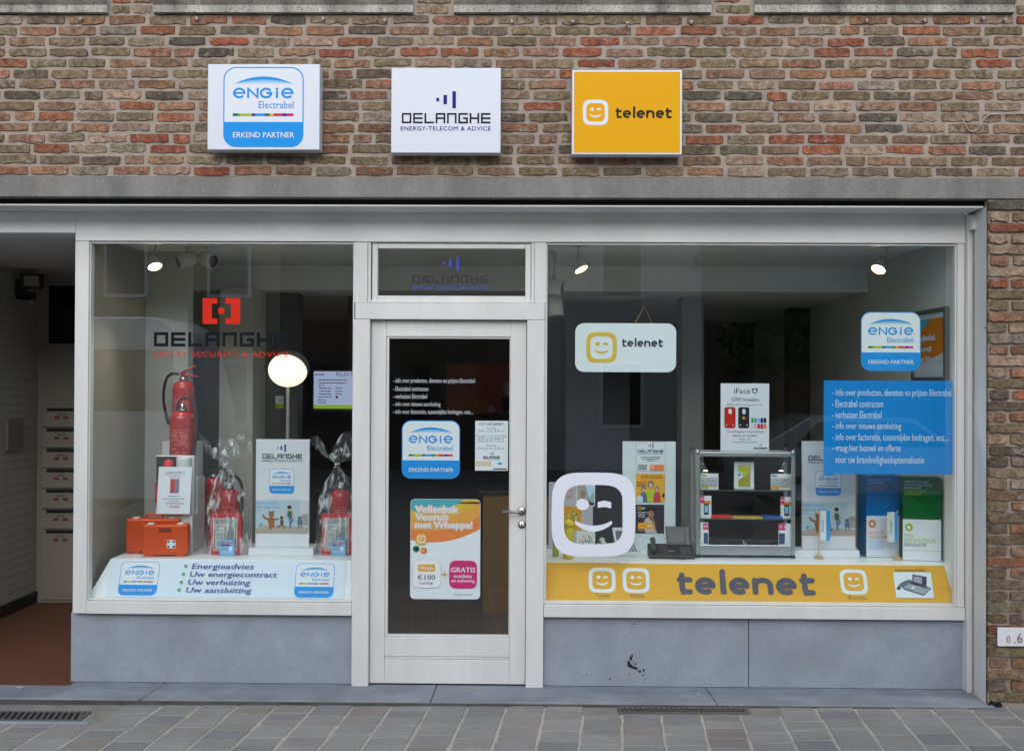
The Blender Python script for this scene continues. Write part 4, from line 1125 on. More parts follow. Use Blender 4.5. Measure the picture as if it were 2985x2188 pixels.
# ---- fire extinguishers
RED = mat('extinguisher_red', (168,24,22), .28, coat=.3); HOSE = mat('hose_black', (24,25,27), .55); LBL = mat('label_pink_white', (214,150,148), .5)
def extinguisher(x, y, z, r, hgt, label, hose=None, lever=True, group='red fire extinguishers', parent=None):
    if parent is None: e = empty('fire_extinguisher', (x, y, z), label, 'extinguisher', group)
    else: e = parent
    ox = Vector((0,0,0)) if parent is None else Vector((x, y, z)) - Vector(parent.location)
    L_ = lambda *p: tuple(Vector(p) + ox)
    b = MB(); b.lathe([(0,0),(r*.96,0),(r,.012),(r,hgt-.05),(r*.95,hgt-.026),(r*.75,hgt-.008),(r*.4,hgt)], RED, L_(0,0,0), 28); b.build('cylinder', e)
    b = MB(); b.lathe([(r*.42,hgt-.004),(r*.42,hgt+.02),(r*.2,hgt+.026),(r*.2,hgt+.05)], STEEL, L_(0,0,0), 18); b.build('valve', e)
    if lever:
        b = MB(); b.tube([L_(-.02,-.01,hgt+.045), L_(.03,-.01,hgt+.075), L_(.085,-.012,hgt+.105)], [.011,.009,.007], RED, 8); b.tube([L_(-.01,-.01,hgt+.036), L_(.05,-.012,hgt+.036), L_(.10,-.014,hgt+.030)], [.010,.008,.007], RED, 8); b.build('lever', e)
    hp_ = hose or [(-.03,-.01,hgt+.045),(-.07,-.02,hgt+.05),(-.105,-.03,hgt+.02),(-.125,-.035,hgt-.07),(-.12,-.04,hgt-.16),(-.10,-.045,hgt-.24)]
    sm = []
    for i in range(len(hp_)-1):
        for t in (0, .25, .5, .75):
            p0 = Vector(hp_[max(i-1,0)]); p1 = Vector(hp_[i]); p2 = Vector(hp_[i+1]); p3 = Vector(hp_[min(i+2,len(hp_)-1)])
            sm.append(.5*((2*p1) + (p2-p0)*t + (2*p0-5*p1+4*p2-p3)*t*t + (3*p1-p0-3*p2+p3)*t**3))
    sm.append(Vector(hp_[-1]))
    b = MB(); b.tube([p+ox for p in sm], .0095, HOSE, 10); d = (sm[-1]-sm[-3]).normalized(); b.tube([sm[-1]+ox, sm[-1]+d*.06+ox], [.013,.010], HOSE, 10); b.build('hose', e)
    # curved label: frame and rows of print set on the cylinder
    b = MB(); rr = r+.0008
    def arcpatch(a0, a1, z0, z1, m, dr=0):
        n = 6; vs = []
        for k in range(n+1):
            a = a0 + (a1-a0)*k/n
            for zz in (z0, z1): vs.append(L_((rr+dr)*math.sin(a), -(rr+dr)*math.cos(a), zz))
        b.add(vs, [(2*k, 2*k+2, 2*k+3, 2*k+1) for k in range(n)], m, True)
    h0, h1 = hgt*.18, hgt*.72
    for a0, a1, z0, z1 in ((-.75,.75,h1,h1+.0025),(-.75,.75,h0,h0+.0025),(-.75,-.73,h0,h1),(.73,.75,h0,h1),(-.73,.73,h1-.04,h1-.038),(-.73,.73,h0+.05,h0+.052)): arcpatch(a0, a1, z0, z1, LBL)
    q = random.Random(int(x*1000)+3); zz = h1-.012
    while zz > h0+.008:
        a0 = -.68
        while a0 < .62:
            w = q.uniform(.08,.28)
            if q.random() < .62: arcpatch(a0, min(a0+w,.68), zz-.005, zz, LBL)
            a0 += w+.06
        zz -= .0135
    b.build('label_print', e)
    return e
PEDM = mat('pedestal_white', (206,210,212), .5)
def pedestal(px0, px1, pyt, y0, y1, label):
    x0, x1 = P(px0, 1400, y0).x, P(px1, 1400, y0).x; zt = P((px0+px1)/2, pyt, y0).z
    b = MB(); b.box(x0, x1, y0, y1, ZDK+.001, zt, PEDM); o = b.build('display_block', bev=.002); tag(o, label, 'block', 'white display blocks'); return zt
z1 = pedestal(470, 562, 1499, .70, .83, 'low white block under the red rescue case')
z2 = pedestal(488, 577, 1392, .84, 1.00, 'middle white block under the front red extinguisher')
z3 = pedestal(472, 575, 1287, 1.01, 1.14, 'tall white block under the rear red extinguisher')
p = P(531, 1392, .92); hose = [(-.03,-.02,.45),(-.015,-.03,.50),(.035,-.035,.53),(.085,-.03,.49),(.105,-.03,.38),(.10,-.035,.25),(.085,-.04,.14),(.08,-.045,.07)]
extinguisher(p.x, .92, z2+.001, .082, .435, 'red fire extinguisher with black hose arching to the right, on a white block', hose, lever=False)
p = P(534, 1287, 1.08); extinguisher(p.x, 1.08, z3+.001, .072, .41, 'red fire extinguisher with hose hanging left and open levers, topmost')
p = at(622, 1583); extinguisher(p.x, p.y, ZDK+.001, .069, .45, 'red fire extinguisher standing low behind the left wrapped gift', [(-.02,-.01,.47),(.05,-.02,.52),(.10,-.03,.48),(.115,-.03,.35),(.11,-.03,.2)], lever=False)

# ---- rescue case with promo sheet
c0 = P(450, 1328, .72); c1 = P(561, 1498, .72)
e = empty('rescue_case', ((c0.x+c1.x)/2, .73, c1.z), 'open red and white rescue case behind the promotion sheet', 'case'); REDC = mat('case_red', (190,30,30), .4)
def lpart(nm, x0, x1, y0, y1, z0, z1, m, bev=.003):
    b = MB(); b.box(x0, x1, y0, y1, z0, z1, m); return sub(b.build(nm, bev=bev), e)
lpart('shell', c0.x, c1.x, .745, .79, z1+.001, c0.z, mat('case_shell_white', (214,216,218), .4))
lpart('lining', c0.x+.006, P(520,1400,.73).x, .738, .7445, z1+.006, c0.z-.006, BLACK, 0)
bx = P(492, 1400, .73).x; w = c0.z - z1
b = MB(); b.lathe([(0,0),(.036,0),(.038,.01),(.038,w*.78),(.03,w*.9),(.012,w*.93),(0,w*.93)], REDC, (bx, .722, z1+.004), 18); sub(b.build('red_canister'), e)
b = MB(); bx = P(537, 1400, .73).x; b.lathe([(0,0),(.046,0),(.048,.01),(.048,w*.93),(.046,w*.97),(0,w*.97)], mat('canister_white', (205,208,206), .45), (bx, .722, z1+.004), 20); sub(b.build('white_canister'), e)
lpart('red_latch', c0.x+.002, c0.x+.018, .725, .744, z1+w*.2, z1+w*.55, REDC)
A = Art(508.5, 1429, .655)
b = MB(); k = A.k; pts = [A.uv(460,1360), A.uv(557.5,1360), A.uv(556,1497), A.uv(458,1497)]
A.poly([(460,1360),(557.5,1360),(556,1497),(458,1497)], PAPER)
A.text('SUPERPROMO !!!', 480, 1374, 537, 1380.5, SLATE, bold=.01); A.rect(480, 1381.8, 537, 1382.6, SLATE); A.text('"BLUSBOX"', 490, 1385.5, 527, 1392, REDP)
A.rect(495, 1395, 522, 1437, pmat('promo_picture_grey', (128,130,136))); A.rect(497, 1397, 509, 1436, REDC)
A.lines(489, 525, (1444.5,), 2.5, GREY, 2); A.lines(476, 540, (1452,), 2.5, GREY, 3); A.lines(493, 522, (1459,), 2.5, GREY, 4); A.lines(485, 536, (1465.5,), 2.5, GREY, 5)
A.text('79,00€', 496, 1473, 525, 1481.5, REDP, bold=.02)
o = A.build('promotion_sheet'); tag(o, 'white price sheet reading superpromo leaning on the rescue case', 'notice')
o.location.y = .655; o.rotation_euler = (R(-6), 0, 0)

# ---- orange first aid cases
ORC = mat('case_orange', (206,74,18), .38, bump=.03, bscale=80); LAT = mat('latch_white', (220,220,214), .4)
def aid_case(x, y, rz, w, h, d, label):
    e = empty('first_aid_case', (x, y, ZDK+.001), label, 'case', 'orange first aid cases', rz)
    b = MB(); b.box(-w/2, w/2, 0, d*.48, .008, h*.92, ORC); b.build('front_shell', e, bev=.012, seg=3)
    b = MB(); b.box(-w/2, w/2, d*.50, d, .008, h*.92, ORC); b.build('rear_shell', e, bev=.012, seg=3)
    b = MB(); b.box(-w/2+.005, w/2-.005, d*.44, d*.54, .004, h*.90, ORC); b.build('rim', e, bev=.003)
    b = MB(); b.tube([(-w*.16,d*.40,h*.9),(-w*.15,d*.40,h*.99),(-w*.12,d*.40,h*1.02),(w*.12,d*.40,h*1.02),(w*.15,d*.40,h*.99),(w*.16,d*.40,h*.9)], .009, ORC, 8); b.build('handle', e)
    b = MB(); b.box(-w*.14, w*.14, -.0015, .004, h*.70, h*.83, mat('recess_shade_orange', (120,36,8), .6)); b.build('painted_handle_recess', e, bev=.002)  # raised plate in darker orange; the recess's shade is painted on
    for s_ in (-1, 1):
        b = MB(); b.box(s_*w*.33-.018, s_*w*.33+.018, d*.1, d*.62, h*.915, h*.955, LAT); b.build('latch', e, bev=.003)
        b = MB(); b.box(s_*w*.33-.03, s_*w*.33+.03, d*.05, d*.9, 0, .0085, ORC); b.build('foot', e, bev=.002)
    b = MB(); s_ = .026; cx, cz = w*.14, h*.36
    b.box(cx-s_, cx+s_, -.0022, 0, cz-s_, cz+s_, PAPER)
    for a_, b2 in ((-1,-1),(1,-1),(-1,1),(1,1)): b.box(cx+a_*s_*.62-s_*.26, cx+a_*s_*.62+s_*.26, -.0030, -.0023, cz+b2*s_*.62-s_*.26, cz+b2*s_*.62+s_*.26, mat('cross_dark_green', (16,64,50), .5))
    b.build('cross_emblem', e)
    for zz in (.25, .55):
        b = MB(); b.box(-w*.5-.001, -w*.5+.012, d*.30, d*.70, h*zz, h*zz+h*.14, ORC); b.build('hinge', e, bev=.003)
p = at(480, 1622); k = mpp(p.y)
aid_case(p.x, p.y, R(7), 130*k, 101*k, .105, 'orange first aid case with green and white cross, nearest the glass')
p2 = at(446, 1613); aid_case(p2.x, p2.y, R(7), 158*k, 112*k, .11, 'orange first aid case standing right behind the other case')

# ---- wrapped gifts: extinguisher, red blanket box and small blue carton in clear film
def film_mat():
    m = bpy.data.materials.new('clear_film'); m.use_nodes = True; nt = m.node_tree; N = nt.nodes; L = nt.links
    for n in list(N): N.remove(n)
    o = N.new('ShaderNodeOutputMaterial'); mx = N.new('ShaderNodeMixShader'); tr_ = N.new('ShaderNodeBsdfTransparent'); pb = N.new('ShaderNodeBsdfPrincipled')
    tr_.inputs['Color'].default_value = (.93,.94,.95,1); pb.inputs['Base Color'].default_value = (.85,.87,.9,1); pb.inputs['Roughness'].default_value = .08
    tc = N.new('ShaderNodeTexCoord'); mp = N.new('ShaderNodeMapping'); mp.inputs['Scale'].default_value = (1,1,.35)
    n1 = N.new('ShaderNodeTexNoise'); n1.inputs['Scale'].default_value = 22; n1.inputs['Detail'].default_value = 5; n1.inputs['Distortion'].default_value = 1.2
    L.new(tc.outputs['Object'], mp.inputs['Vector']); L.new(mp.outputs[0], n1.inputs['Vector'])
    mr = N.new('ShaderNodeMapRange'); mr.inputs[1].default_value = .54; mr.inputs[2].default_value = .66; mr.inputs[3].default_value = .03; mr.inputs[4].default_value = .55
    L.new(n1.outputs['Fac'], mr.inputs[0]); bp = N.new('ShaderNodeBump'); bp.inputs['Strength'].default_value = 1; bp.inputs['Distance'].default_value = .02
    L.new(n1.outputs['Fac'], bp.inputs['Height']); L.new(bp.outputs[0], pb.inputs['Normal'])
    L.new(mr.outputs[0], mx.inputs['Fac']); L.new(tr_.outputs[0], mx.inputs[1]); L.new(pb.outputs[0], mx.inputs[2]); L.new(mx.outputs[0], o.inputs['Surface']); return m
FILM = film_mat(); BOXR = mat('blanket_box_red', (196,34,36), .4); BLUEC = mat('carton_blue', (120,176,216), .5, var=.12, vscale=40)
def gift(dx, seed, label):
    q = random.Random(seed); b0 = at(657+dx, 1617); y0 = b0.y; k = mpp(y0)
    e = empty('wrapped_gift', (b0.x, y0+.05, ZDK+.001), label, 'gift', 'gifts wrapped in clear film'); Z = ZDK+.001
    A = Art(657+dx, 1556, y0)
    x0, x1 = P(613+dx,1556,y0).x, P(702+dx,1556,y0).x; zt = P(657+dx,1496,y0).z
    b = MB(); b.box(x0, x1, y0+.001, y0+.045, Z, zt, BOXR); sub(b.build('blanket_box', bev=.002), e)
    A.rect(621+dx, 1509, 692+dx, 1604, pmat('box_label_grey', (196,198,192)))
    A.ring([(625+dx,1513),(688+dx,1513),(688+dx,1600),(625+dx,1600)], [(626.5+dx,1514.5),(686.5+dx,1514.5),(686.5+dx,1598.5),(626.5+dx,1598.5)], INK)
    A.text('BLUSDEKEN', 630+dx, 1516, 684+dx, 1525.5, INK, bold=.01)
    for (u, v) in ((633,1532),(633,1555),(633,1578)):
        A.ring([(u+dx,v),(u+16+dx,v),(u+16+dx,v+13),(u+dx,v+13)], [(u+1+dx,v+1),(u+15+dx,v+1),(u+15+dx,v+12),(u+1+dx,v+12)], SLATE); A.stroke([(u+4+dx,v+10),(u+5+dx,v+4),(u+11+dx,v+4),(u+12+dx,v+10)], 1.2, SLATE)
    A.lines(655+dx, 682+dx, [1531+3.4*i for i in range(13)], 1.4, SLATE, seed)
    sub(A.build('box_print'), e)
    cb0, cb1 = P(641+dx,1590,y0-.03).x, P(683+dx,1590,y0-.03).x; ct = P(660+dx,1572,y0-.03).z
    b = MB(); b.box(cb0, cb1, y0-.04, y0-.005, Z, ct, BLUEC); sub(b.build('small_carton', bev=.001), e)
    A = Art(662+dx, 1595, y0-.0405); A.rect(645+dx, 1586, 670+dx, 1590, NAVY); A.ell(672+dx, 1598, 6, 6, PAPER); A.rect(645+dx, 1606, 678+dx, 1609, PALER); A.rect(642+dx,1580,682+dx,1582.5,REDP); sub(A.build('carton_print'), e)
    ex = P(668+dx, 1500, y0+.13).x
    extinguisher(ex, y0+.13, Z, .068, P(668+dx,1425,y0+.13).z-Z, '', [(-.02,-.01,.46),(.03,-.02,.50),(.08,-.02,.45),(.09,-.02,.33),(.085,-.02,.2)], lever=False, parent=e)
    # film bag: pleated lathe, gathered at the neck, flaring tuft on top
    n = 72; prof = []; nz = P(659+dx,1352,y0+.05).z - Z; tz = P(659+dx,1290,y0+.05).z - Z
    for t, r_ in ((0,.150),(.03,.158),(.10,.156),(.3,.150),(.5,.138),(.66,.115),(.8,.078),(.9,.043),(.965,.020),(1.0,.012)): prof.append((r_, nz*t))
    for t, r_ in ((.12,.03),(.35,.08),(.65,.135),(1.0,.175)): prof.append((r_, nz+(tz-nz)*t))
    ph = [q.uniform(0,6.28) for _ in range(6)]; nx_ = P(657+dx,1352,y0+.05).x - b0.x
    vs = []; L_ = len(prof)
    for j, (r_, z_) in enumerate(prof):
        f = j/(L_-1); amp = .07 + .22*min(1, z_/nz)**2; flare = z_ > nz
        for kk in range(n):
            a = 2*math.pi*kk/n
            w_ = 1 + amp*(.45*math.sin(7*a+ph[0]+2*f) + .35*math.sin(13*a+ph[1]-3*f) + .25*math.sin(21*a+ph[2]+5*f)) + q.gauss(0,.02)
            zz = z_ + (0 if not flare else .05*math.sin(3*a+ph[3])*(z_-nz)/(tz-nz) + .03*math.sin(5*a+ph[4])*(z_-nz)/(tz-nz))
            vs.append((nx_*min(1,z_/nz)**2 + r_*w_*math.cos(a)*.93, r_*w_*math.sin(a)*.66 + .008, max(zz,.001)))
    fs = [(j*n+kk, j*n+(kk+1)%n, (j+1)*n+(kk+1)%n, (j+1)*n+kk) for j in range(L_-1) for kk in range(n)]
    b = MB(); b.add(vs, fs, FILM, True); b.build('film_bag', e)
    b = MB(); b.tube([(nx_+.016*math.cos(t*.7), .008+.014*math.sin(t*.7), nz+.002*math.sin(t)) for t in range(10)], .003, mat('ribbon_white', (225,225,225), .3), 6); b.build('ribbon', e)
    return e
gift(0, 3, 'red blanket box and extinguisher wrapped in clear film, left of the display stand')
gift(325, 8, 'red blanket box and extinguisher wrapped in clear film, cut off by the door frame')

# ---- ceiling spotlights
LAMPW = mat('spot_white', (196,196,190), .4); GLOW = mat('spot_glow', (255,235,200), emit=(255,226,170), estr=9.0)
def spot(px, py, y, tilt_img, tilt_cam, label, r=.045, s=1.0):
    c = P(px, py, y)
    e = empty('ceiling_spotlight', (c.x, c.y, c.z), label, 'spotlight', 'lit ceiling spotlights')
    rot = Matrix.Rotation(tilt_img, 3, 'Y') @ Matrix.Rotation(tilt_cam, 3, 'X')
    b = MB(); b.lathe([(r,0),(r*1.08,.004),(r*1.06,.012),(r*.86,.035),(r*.6,.058),(r*.42,.07),(r*.40,.095),(0,.097)], LAMPW, (0,0,0), 24, rot, caps=False); b.build('reflector', e)
    b = MB(); b.lathe([(0,.005),(r*.97,.005),(r*.97,.006),(0,.006)], GLOW, (0,0,0), 24, rot); b.build('bulb', e)
    b = MB(); q0 = rot @ Vector((r*1.1,0,.01)); q1 = rot @ Vector((r*.5,0,.10)); top = Vector((q1.x+.01, q1.y+.01, RC-c.z-.012))
    b.tube([q0, rot @ Vector((r*1.12,0,.05)), q1, (top+q1)*.5, top], .006, LAMPW, 8); b.lathe([(0,0),(.045,0),(.048,.006),(.048,.011),(0,.011)], LAMPW, top, 20); b.build('bracket', e)
    l = bpy.data.lights.new('spot_light', 'SPOT'); lo_ = bpy.data.objects.new('spot_light', l); col.objects.link(lo_); lo_.parent = e
    l.energy = 22.0; l.color = (1,.88,.72); l.spot_size = R(110); l.spot_blend = .6; l.shadow_soft_size = .03
    lo_.location = rot @ Vector((0,0,-.01)); lo_.rotation_euler = rot.to_euler()
spot(452, 778, .78, R(-24), R(-22), 'lit white ceiling spotlight at the top left of the left window')
spot(1695, 786, .78, R(-28), R(-16), 'lit white ceiling spotlight above the hanging sign')
spot(2560, 786, .78, R(30), R(-24), 'lit white ceiling spotlight at the right end of the right window')
def can(px, py, y, ax, label, r=.05, l=.13):
    c = P(px, py, y); e = empty('unlit_spotlight', (c.x, c.y, c.z), label, 'spotlight', 'unlit white cylinder spotlights')
    rot = Vector((0,0,1)).rotation_difference(Vector(ax)).to_matrix()
    b = MB(); b.lathe([(r*.8,-l/2),(r,-l/2),(r,l*.3),(r*.9,l*.36),(r*.9,l/2),(0,l/2)], LAMPW, (0,0,0), 24, rot, caps=False); b.build('housing', e)
    b = MB(); b.lathe([(0,-l*.35),(r*.79,-l*.35),(r*.79,-l*.33),(0,-l*.33)], GREY, (0,0,0), 20, rot); b.build('lens', e)
    b = MB(); b.tube([(0,0,r*.9),(0,0,RC-c.z-.001)], .012, LAMPW, 8); b.build('stem', e)
can(545, 757, 1.0, (.8,.5,.35), 'unlit white cylinder spotlight pointing left in the left window')
can(606, 757, 1.0, (-.75,.6,.25), 'unlit white cylinder spotlight pointing right in the left window')
can(1608, 836, 1.15, (-.9,.2,.15), 'unlit white cylinder spotlight beside the door, upper one', .054, .15)
can(1617, 893, 1.25, (-.1,.15,1), 'unlit white cylinder spotlight beside the door, lower one', .056, .14)

# ---- round floor lamp
c = P(839.5, 1078, 1.5); k = mpp(1.5)
e = empty('floor_lamp', (c.x, 1.5, .03), 'glowing round white floor lamp on a thin pole in the left window', 'lamp'); hz = c.z-.03
LG = mat('lamp_globe_glow', (255,250,240), emit=(255,244,222), estr=.75)
b = MB(); b.lathe([(57*k*math.cos(R(t)), 50*k*math.sin(R(t))) for t in range(-90, 91, 10)], LG, (0,0,hz), 32, caps=False); b.build('globe', e)
b = MB(); b.lathe([(57.6*k*math.cos(R(t)), 50.6*k*math.sin(R(t))) for t in range(-90, 91, 10)], mat('lamp_shell', (110,108,104), .5), (.006,.03,hz+.016), 32, caps=False); b.build('rear_shell', e)
b = MB(); b.tube([(0,0,.0),(0,0,hz-50*k)], .012, mat('lamp_pole_grey', (150,148,144), .4), 10); b.lathe([(0,0),(.14,0),(.14,.012),(.02,.02),(0,.02)], GREY, (0,0,.001), 24); b.build('pole', e)

# ---- screen in the back of the shop
t0 = P(908, 1076, 2.7); t1 = P(1125, 1200, 2.7)
e = empty('wall_screen', ((t0.x+t1.x)/2, 2.74, t1.z), 'lit flat screen with a pale slide, beside the door in the left window', 'screen'); SCR = mat('screen_glow', (40,42,46), emit=(190,204,240), estr=.42); SCL = mat('screen_lime', (40,42,40), emit=(150,190,30), estr=.45); SCT = mat('screen_text', (30,30,40), emit=(30,34,60), estr=.2)
b = MB(); b.box(t0.x, t1.x, 2.705, 2.75, t1.z, t0.z, BLACK); sub(b.build('casing', bev=.004), e)
b = MB(); b.tube([((t0.x+t1.x)/2, 2.74, t0.z), ((t0.x+t1.x)/2, 2.74, 2.594)], .02, BLACK, 8); sub(b.build('ceiling_mount'), e)
A = Art(1015, 1138, 2.703); A.rect(914, 1082, 1119, 1191, SCR); A.rect(914, 1180, 1119, 1191, SCL); A.text('FLUO home', 980, 1085, 1060, 1096, SCT); A.lines(917, 945, (1090,), 3.5, SCT, 4)
A.lines(928, 1012, (1106,1114.5), 2.6, SCT, 5); A.lines(928, 945, (1122,), 2.6, SCT, 5); A.lines(930, 965, (1130,1139,1147,1155), 2.6, SCT, 6); A.lines(978, 998, (1130,1139,1147), 2.6, SCT, 7); A.ell(982, 1157, 4, 4, REDP); A.lines(926, 950, (1164,1172), 2.6, SCT, 9)
sub(A.build('slide'), e)
A = Art(814, 1172, 2.39); A.rect(803, 1154, 826, 1190, PAPER); A.rect(803, 1176, 826, 1190, LIME); A.lines(812, 824, (1162,1168), 2.5, SLATE, 2); art_thing('wall_card', A, 'small white and lime card on the dark panel below the round lamp', 'card')
# rental poster at the far left of the left window
class WallArt(Art):
    def raw(s, pts, faces, m):
        s.lay -= .0002
        s.mb.add([tuple(PX(px_, py_, RX0+.004-s.lay)) for px_, py_ in pts], faces, m)
A = WallArt(340, 1285, 1.0); A.loc = Vector((0,0,0)); RP = pmat('poster_grey', (126,136,132)); RT = pmat('poster_text', (72,82,80)); RR = pmat('poster_red', (128,84,80))
A.rect(281, 1195, 399, 1375, RP); A.rect(283, 1222, 301, 1258, RR); A.text('VAN', 323, 1222, 384, 1236, RT, bold=.03); A.text('ABE', 323, 1243, 396, 1263, RT, bold=.04); A.rect(283, 1267, 398, 1304, RR); A.text('TE HU', 291, 1272, 396, 1298, RP, bold=.04); A.text('050-333', 284, 1316, 397, 1336, RT, bold=.03); A.rect(285, 1343, 396, 1348, RR); A.text('immo-vandena', 286, 1355, 397, 1366, RT)
o = art_thing('rental_poster', A, 'faded grey poster with large letters behind the left end of the left window', 'poster')

# ---- right window: showcase
f0 = at(2173, 1626); ys = f0.y; k = mpp(ys); DPT = .24
e = empty('glass_showcase', (f0.x, ys+DPT/2, ZDK+.001), 'aluminium framed glass showcase with shelves of phones', 'showcase')
sx0, sx1 = P(2028,1450,ys).x, P(2319,1450,ys).x; st = P(2173,1317,ys).z; sb_ = ZDK+.018
pw_ = .026
for xx in (sx0, sx1-pw_):
    for yy in (ys, ys+DPT-pw_):
        b = MB(); b.box(xx, xx+pw_, yy, yy+pw_, sb_, st-.0005, ALU); sub(b.build('post', bev=.008, seg=3), e)
        b = MB(); b.lathe([(0,0),(.014,0),(.016,.005),(.012,.018),(0,.018)], BLACK, (xx+pw_/2, yy+pw_/2, ZDK+.001), 14); sub(b.build('foot'), e)
for zz, hh in ((st-.03, .03), (sb_, .066)):
    for yy in (ys+.002, ys+DPT-pw_+.002): 
        b = MB(); b.box(sx0+pw_, sx1-pw_, yy, yy+.02, zz, zz+hh-.0008, ALU); sub(b.build('rail', bev=.004), e)
    for xx in (sx0+.003, sx1-pw_+.003):
        b = MB(); b.box(xx, xx+.02, ys+pw_, ys+DPT-pw_, zz, zz+hh-.0008, ALU); sub(b.build('rail', bev=.004), e)
for xx in (sx0+pw_*.5, sx1-pw_*.5):
    for yy in (ys+pw_*.5, ys+DPT-pw_*.5):
        b = MB(); b.lathe([(.0,.016),(.010,.014),(.015,.006),(.0165,-.012),(.0165,-.02)], BLACK if yy > ys+.1 else STEEL, (xx, yy, st+.001), 14, caps=False); sub(b.build('corner_cap'), e)
b = MB(); b.box(sx0+pw_, sx1-pw_, ys+.01, ys+DPT-.01, sb_+.055, sb_+.062, DECKW); sub(b.build('floor'), e)
b = MB(); b.box(sx0+.01, sx1-.01, ys+.01, ys+DPT-.01, st-.008, st-.003, ALU); sub(b.build('roof'), e)
SH = [P(2173,1424,ys+.12).z, P(2173,1507,ys+.12).z]; SG = mat('shelf_edge_green', (70,96,90), .2)
for zz in SH:
    b = MB(); b.box(sx0+pw_*.6, sx1-pw_*.6, ys+.03, ys+DPT-.03, zz-.006, zz, CASEGLASS); b.box(sx0+pw_*.6, sx1-pw_*.6, ys+.028, ys+.0299, zz-.006, zz, SG); sub(b.build('glass_shelf'), e)
b = MB(); b.add([(sx0+pw_,ys+.014,sb_+.066),(sx1-pw_,ys+.014,sb_+.066),(sx1-pw_,ys+.014,st-.03),(sx0+pw_,ys+.014,st-.03)], [(0,1,2,3)], CASEGLASS); sub(b.build('glass_front'), e)
for xx in (2056, 2276):
    p = P(xx, 1366, ys+.08); b = MB(); d = .05 if xx < 2100 else -.05
    b.tube([(p.x-d*.7,p.y,p.z+.07),(p.x,p.y-.01,p.z-.01)], [.008,.014], STEEL, 10); b.lathe([(0,0),(.014,0),(.014,.002),(0,.002)], GLOW, (p.x, p.y-.011, p.z-.013), 12); sub(b.build('case_lamp'), e)
zfl = sb_+.0625
def goods(nm, px0, px1, py0, py1, yy, dep, m, label, cat, z0=None, deco=None, group=None, bev=.002):
    x0, x1 = P(px0, 1450, yy).x, P(px1, 1450, yy).x; za = P((px0+px1)/2, py0, yy).z; zb_ = P((px0+px1)/2, py1, yy).z
    if z0 is not None: za = z0 + (za - zb_); zb_ = z0
    g = MB(); g.box(x0, x1, yy, yy+dep, zb_+.0008, za, m); o = g.build(nm, bev=bev); tag(o, label, cat, group)
    if deco:
        A = Art((px0+px1)/2, (py0+py1)/2, yy-.0008); A.loc = Vector(((x0+x1)/2, yy-.0008, (za+zb_)/2)); deco(A); oo = A.build('print'); oo.parent = o
    return o
def deco_yellow(A):
    A.rect(2152, 1347, 2187, 1410, mat('phone_cover_lime', (196,196,60), .4)); A.ell(2155, 1376, 11, 11, PAPER); A.ell(2155,1374,4,4,SKYB); A.rect(2172,1404,2198,1415,PAPER); A.poly([(2152,1390),(2187,1368),(2187,1410),(2152,1410)], mat('phone_cover_olive', (160,160,40), .4))
goods('cover_package', 2140, 2198, 1337, 1416, ys+.10, .012, PAPER, 'boxed lime phone cover standing on the top shelf of the showcase', 'package', SH[0], deco_yellow)
def deco_leaf(s):
    def f(A):
        x0, x1 = (2042, 2094) if s == 0 else (2247, 2306)
        A.rect(x0+3, 1379, x0+17, 1384, GRN if s == 0 else TEAL); A.lines(x0+2, x1-3, [1389+4*i for i in range(6)], 2, GREY, 3+s); A.rect(x0+1, 1412, x0+24, 1419, YEL if s else LIME); A.rect(x0+28, 1412, x1-4, 1415, YEL)
    return f
goods('price_leaflet', 2042, 2094, 1376, 1422, ys+.07, .003, PAPER, 'price leaflet at the left of the showcase top shelf', 'leaflet', SH[0], deco_leaf(0), bev=0)
goods('price_leaflet', 2247, 2306, 1376, 1422, ys+.07, .003, PAPER, 'price leaflet at the right of the showcase top shelf', 'leaflet', SH[0], deco_leaf(1), bev=0)
def deco_phone(x0, tag_):
    def f(A):
        A.rect(x0+4, 1452, x0+30, 1462, ORG); A.rrect(x0+10, 1460, x0+24, 1492, 3, INK); A.rect(x0+12, 1465, x0+22, 1486, PALEB); A.rect(x0-1, 1438, x0+11, 1457, PINK); A.text(tag_, x0+0.5, 1443, x0+9.5, 1451, PAPER, bold=.02)
    return f
goods('phone_package', 2042, 2074, 1438, 1503, ys+.05, .02, PAPER, 'white phone package with pink tag on the left of the middle shelf', 'package', SH[1], deco_phone(2042, '39'))
goods('phone_package', 2276, 2306, 1438, 1501, ys+.05, .02, PAPER, 'white phone package with pink tag on the right of the middle shelf', 'package', SH[1], deco_phone(2276, '€9'))
goods('red_phone_cover', 2074, 2135, 1496, 1503.5, ys+.04, .10, mat('cover_red', (214,44,30), .3), 'flat red phone cover lying on the middle shelf', 'phone cover', SH[1])
goods('yellow_leaflet', 2138, 2224, 1499, 1503.5, ys+.04, .10, mat('leaflet_yellow', (214,180,70), .5), 'flat yellow leaflet lying on the middle shelf', 'leaflet', SH[1], bev=0)
goods('blue_phone_cover', 2229, 2282, 1497, 1503.5, ys+.04, .10, mat('cover_blue', (60,96,190), .3), 'flat blue phone cover lying on the middle shelf', 'phone cover', SH[1])
def deco_box(A): A.rect(A.px-14, A.py-3, A.px+10, A.py+3, SLATE)
goods('black_package', 2062, 2166, 1571, 1587, ys+.03, .13, BLACK, 'flat black package on the showcase floor, left one', 'package', zfl, deco_box)
goods('black_package', 2182, 2283, 1571, 1587, ys+.03, .13, BLACK, 'flat black package on the showcase floor, right one', 'package', zfl, deco_box)
def deco_tag(x0, x1, t):
    def f(A): A.rect(x0, 1524, x1, 1543, PINK); A.text(t, x0+2, 1529, x1-2, 1538, PAPER, bold=.03); A.rect(x0+2,1552,x1-2,1583, mat('phone_screen_blue', (66,70,120), .3))
    return f
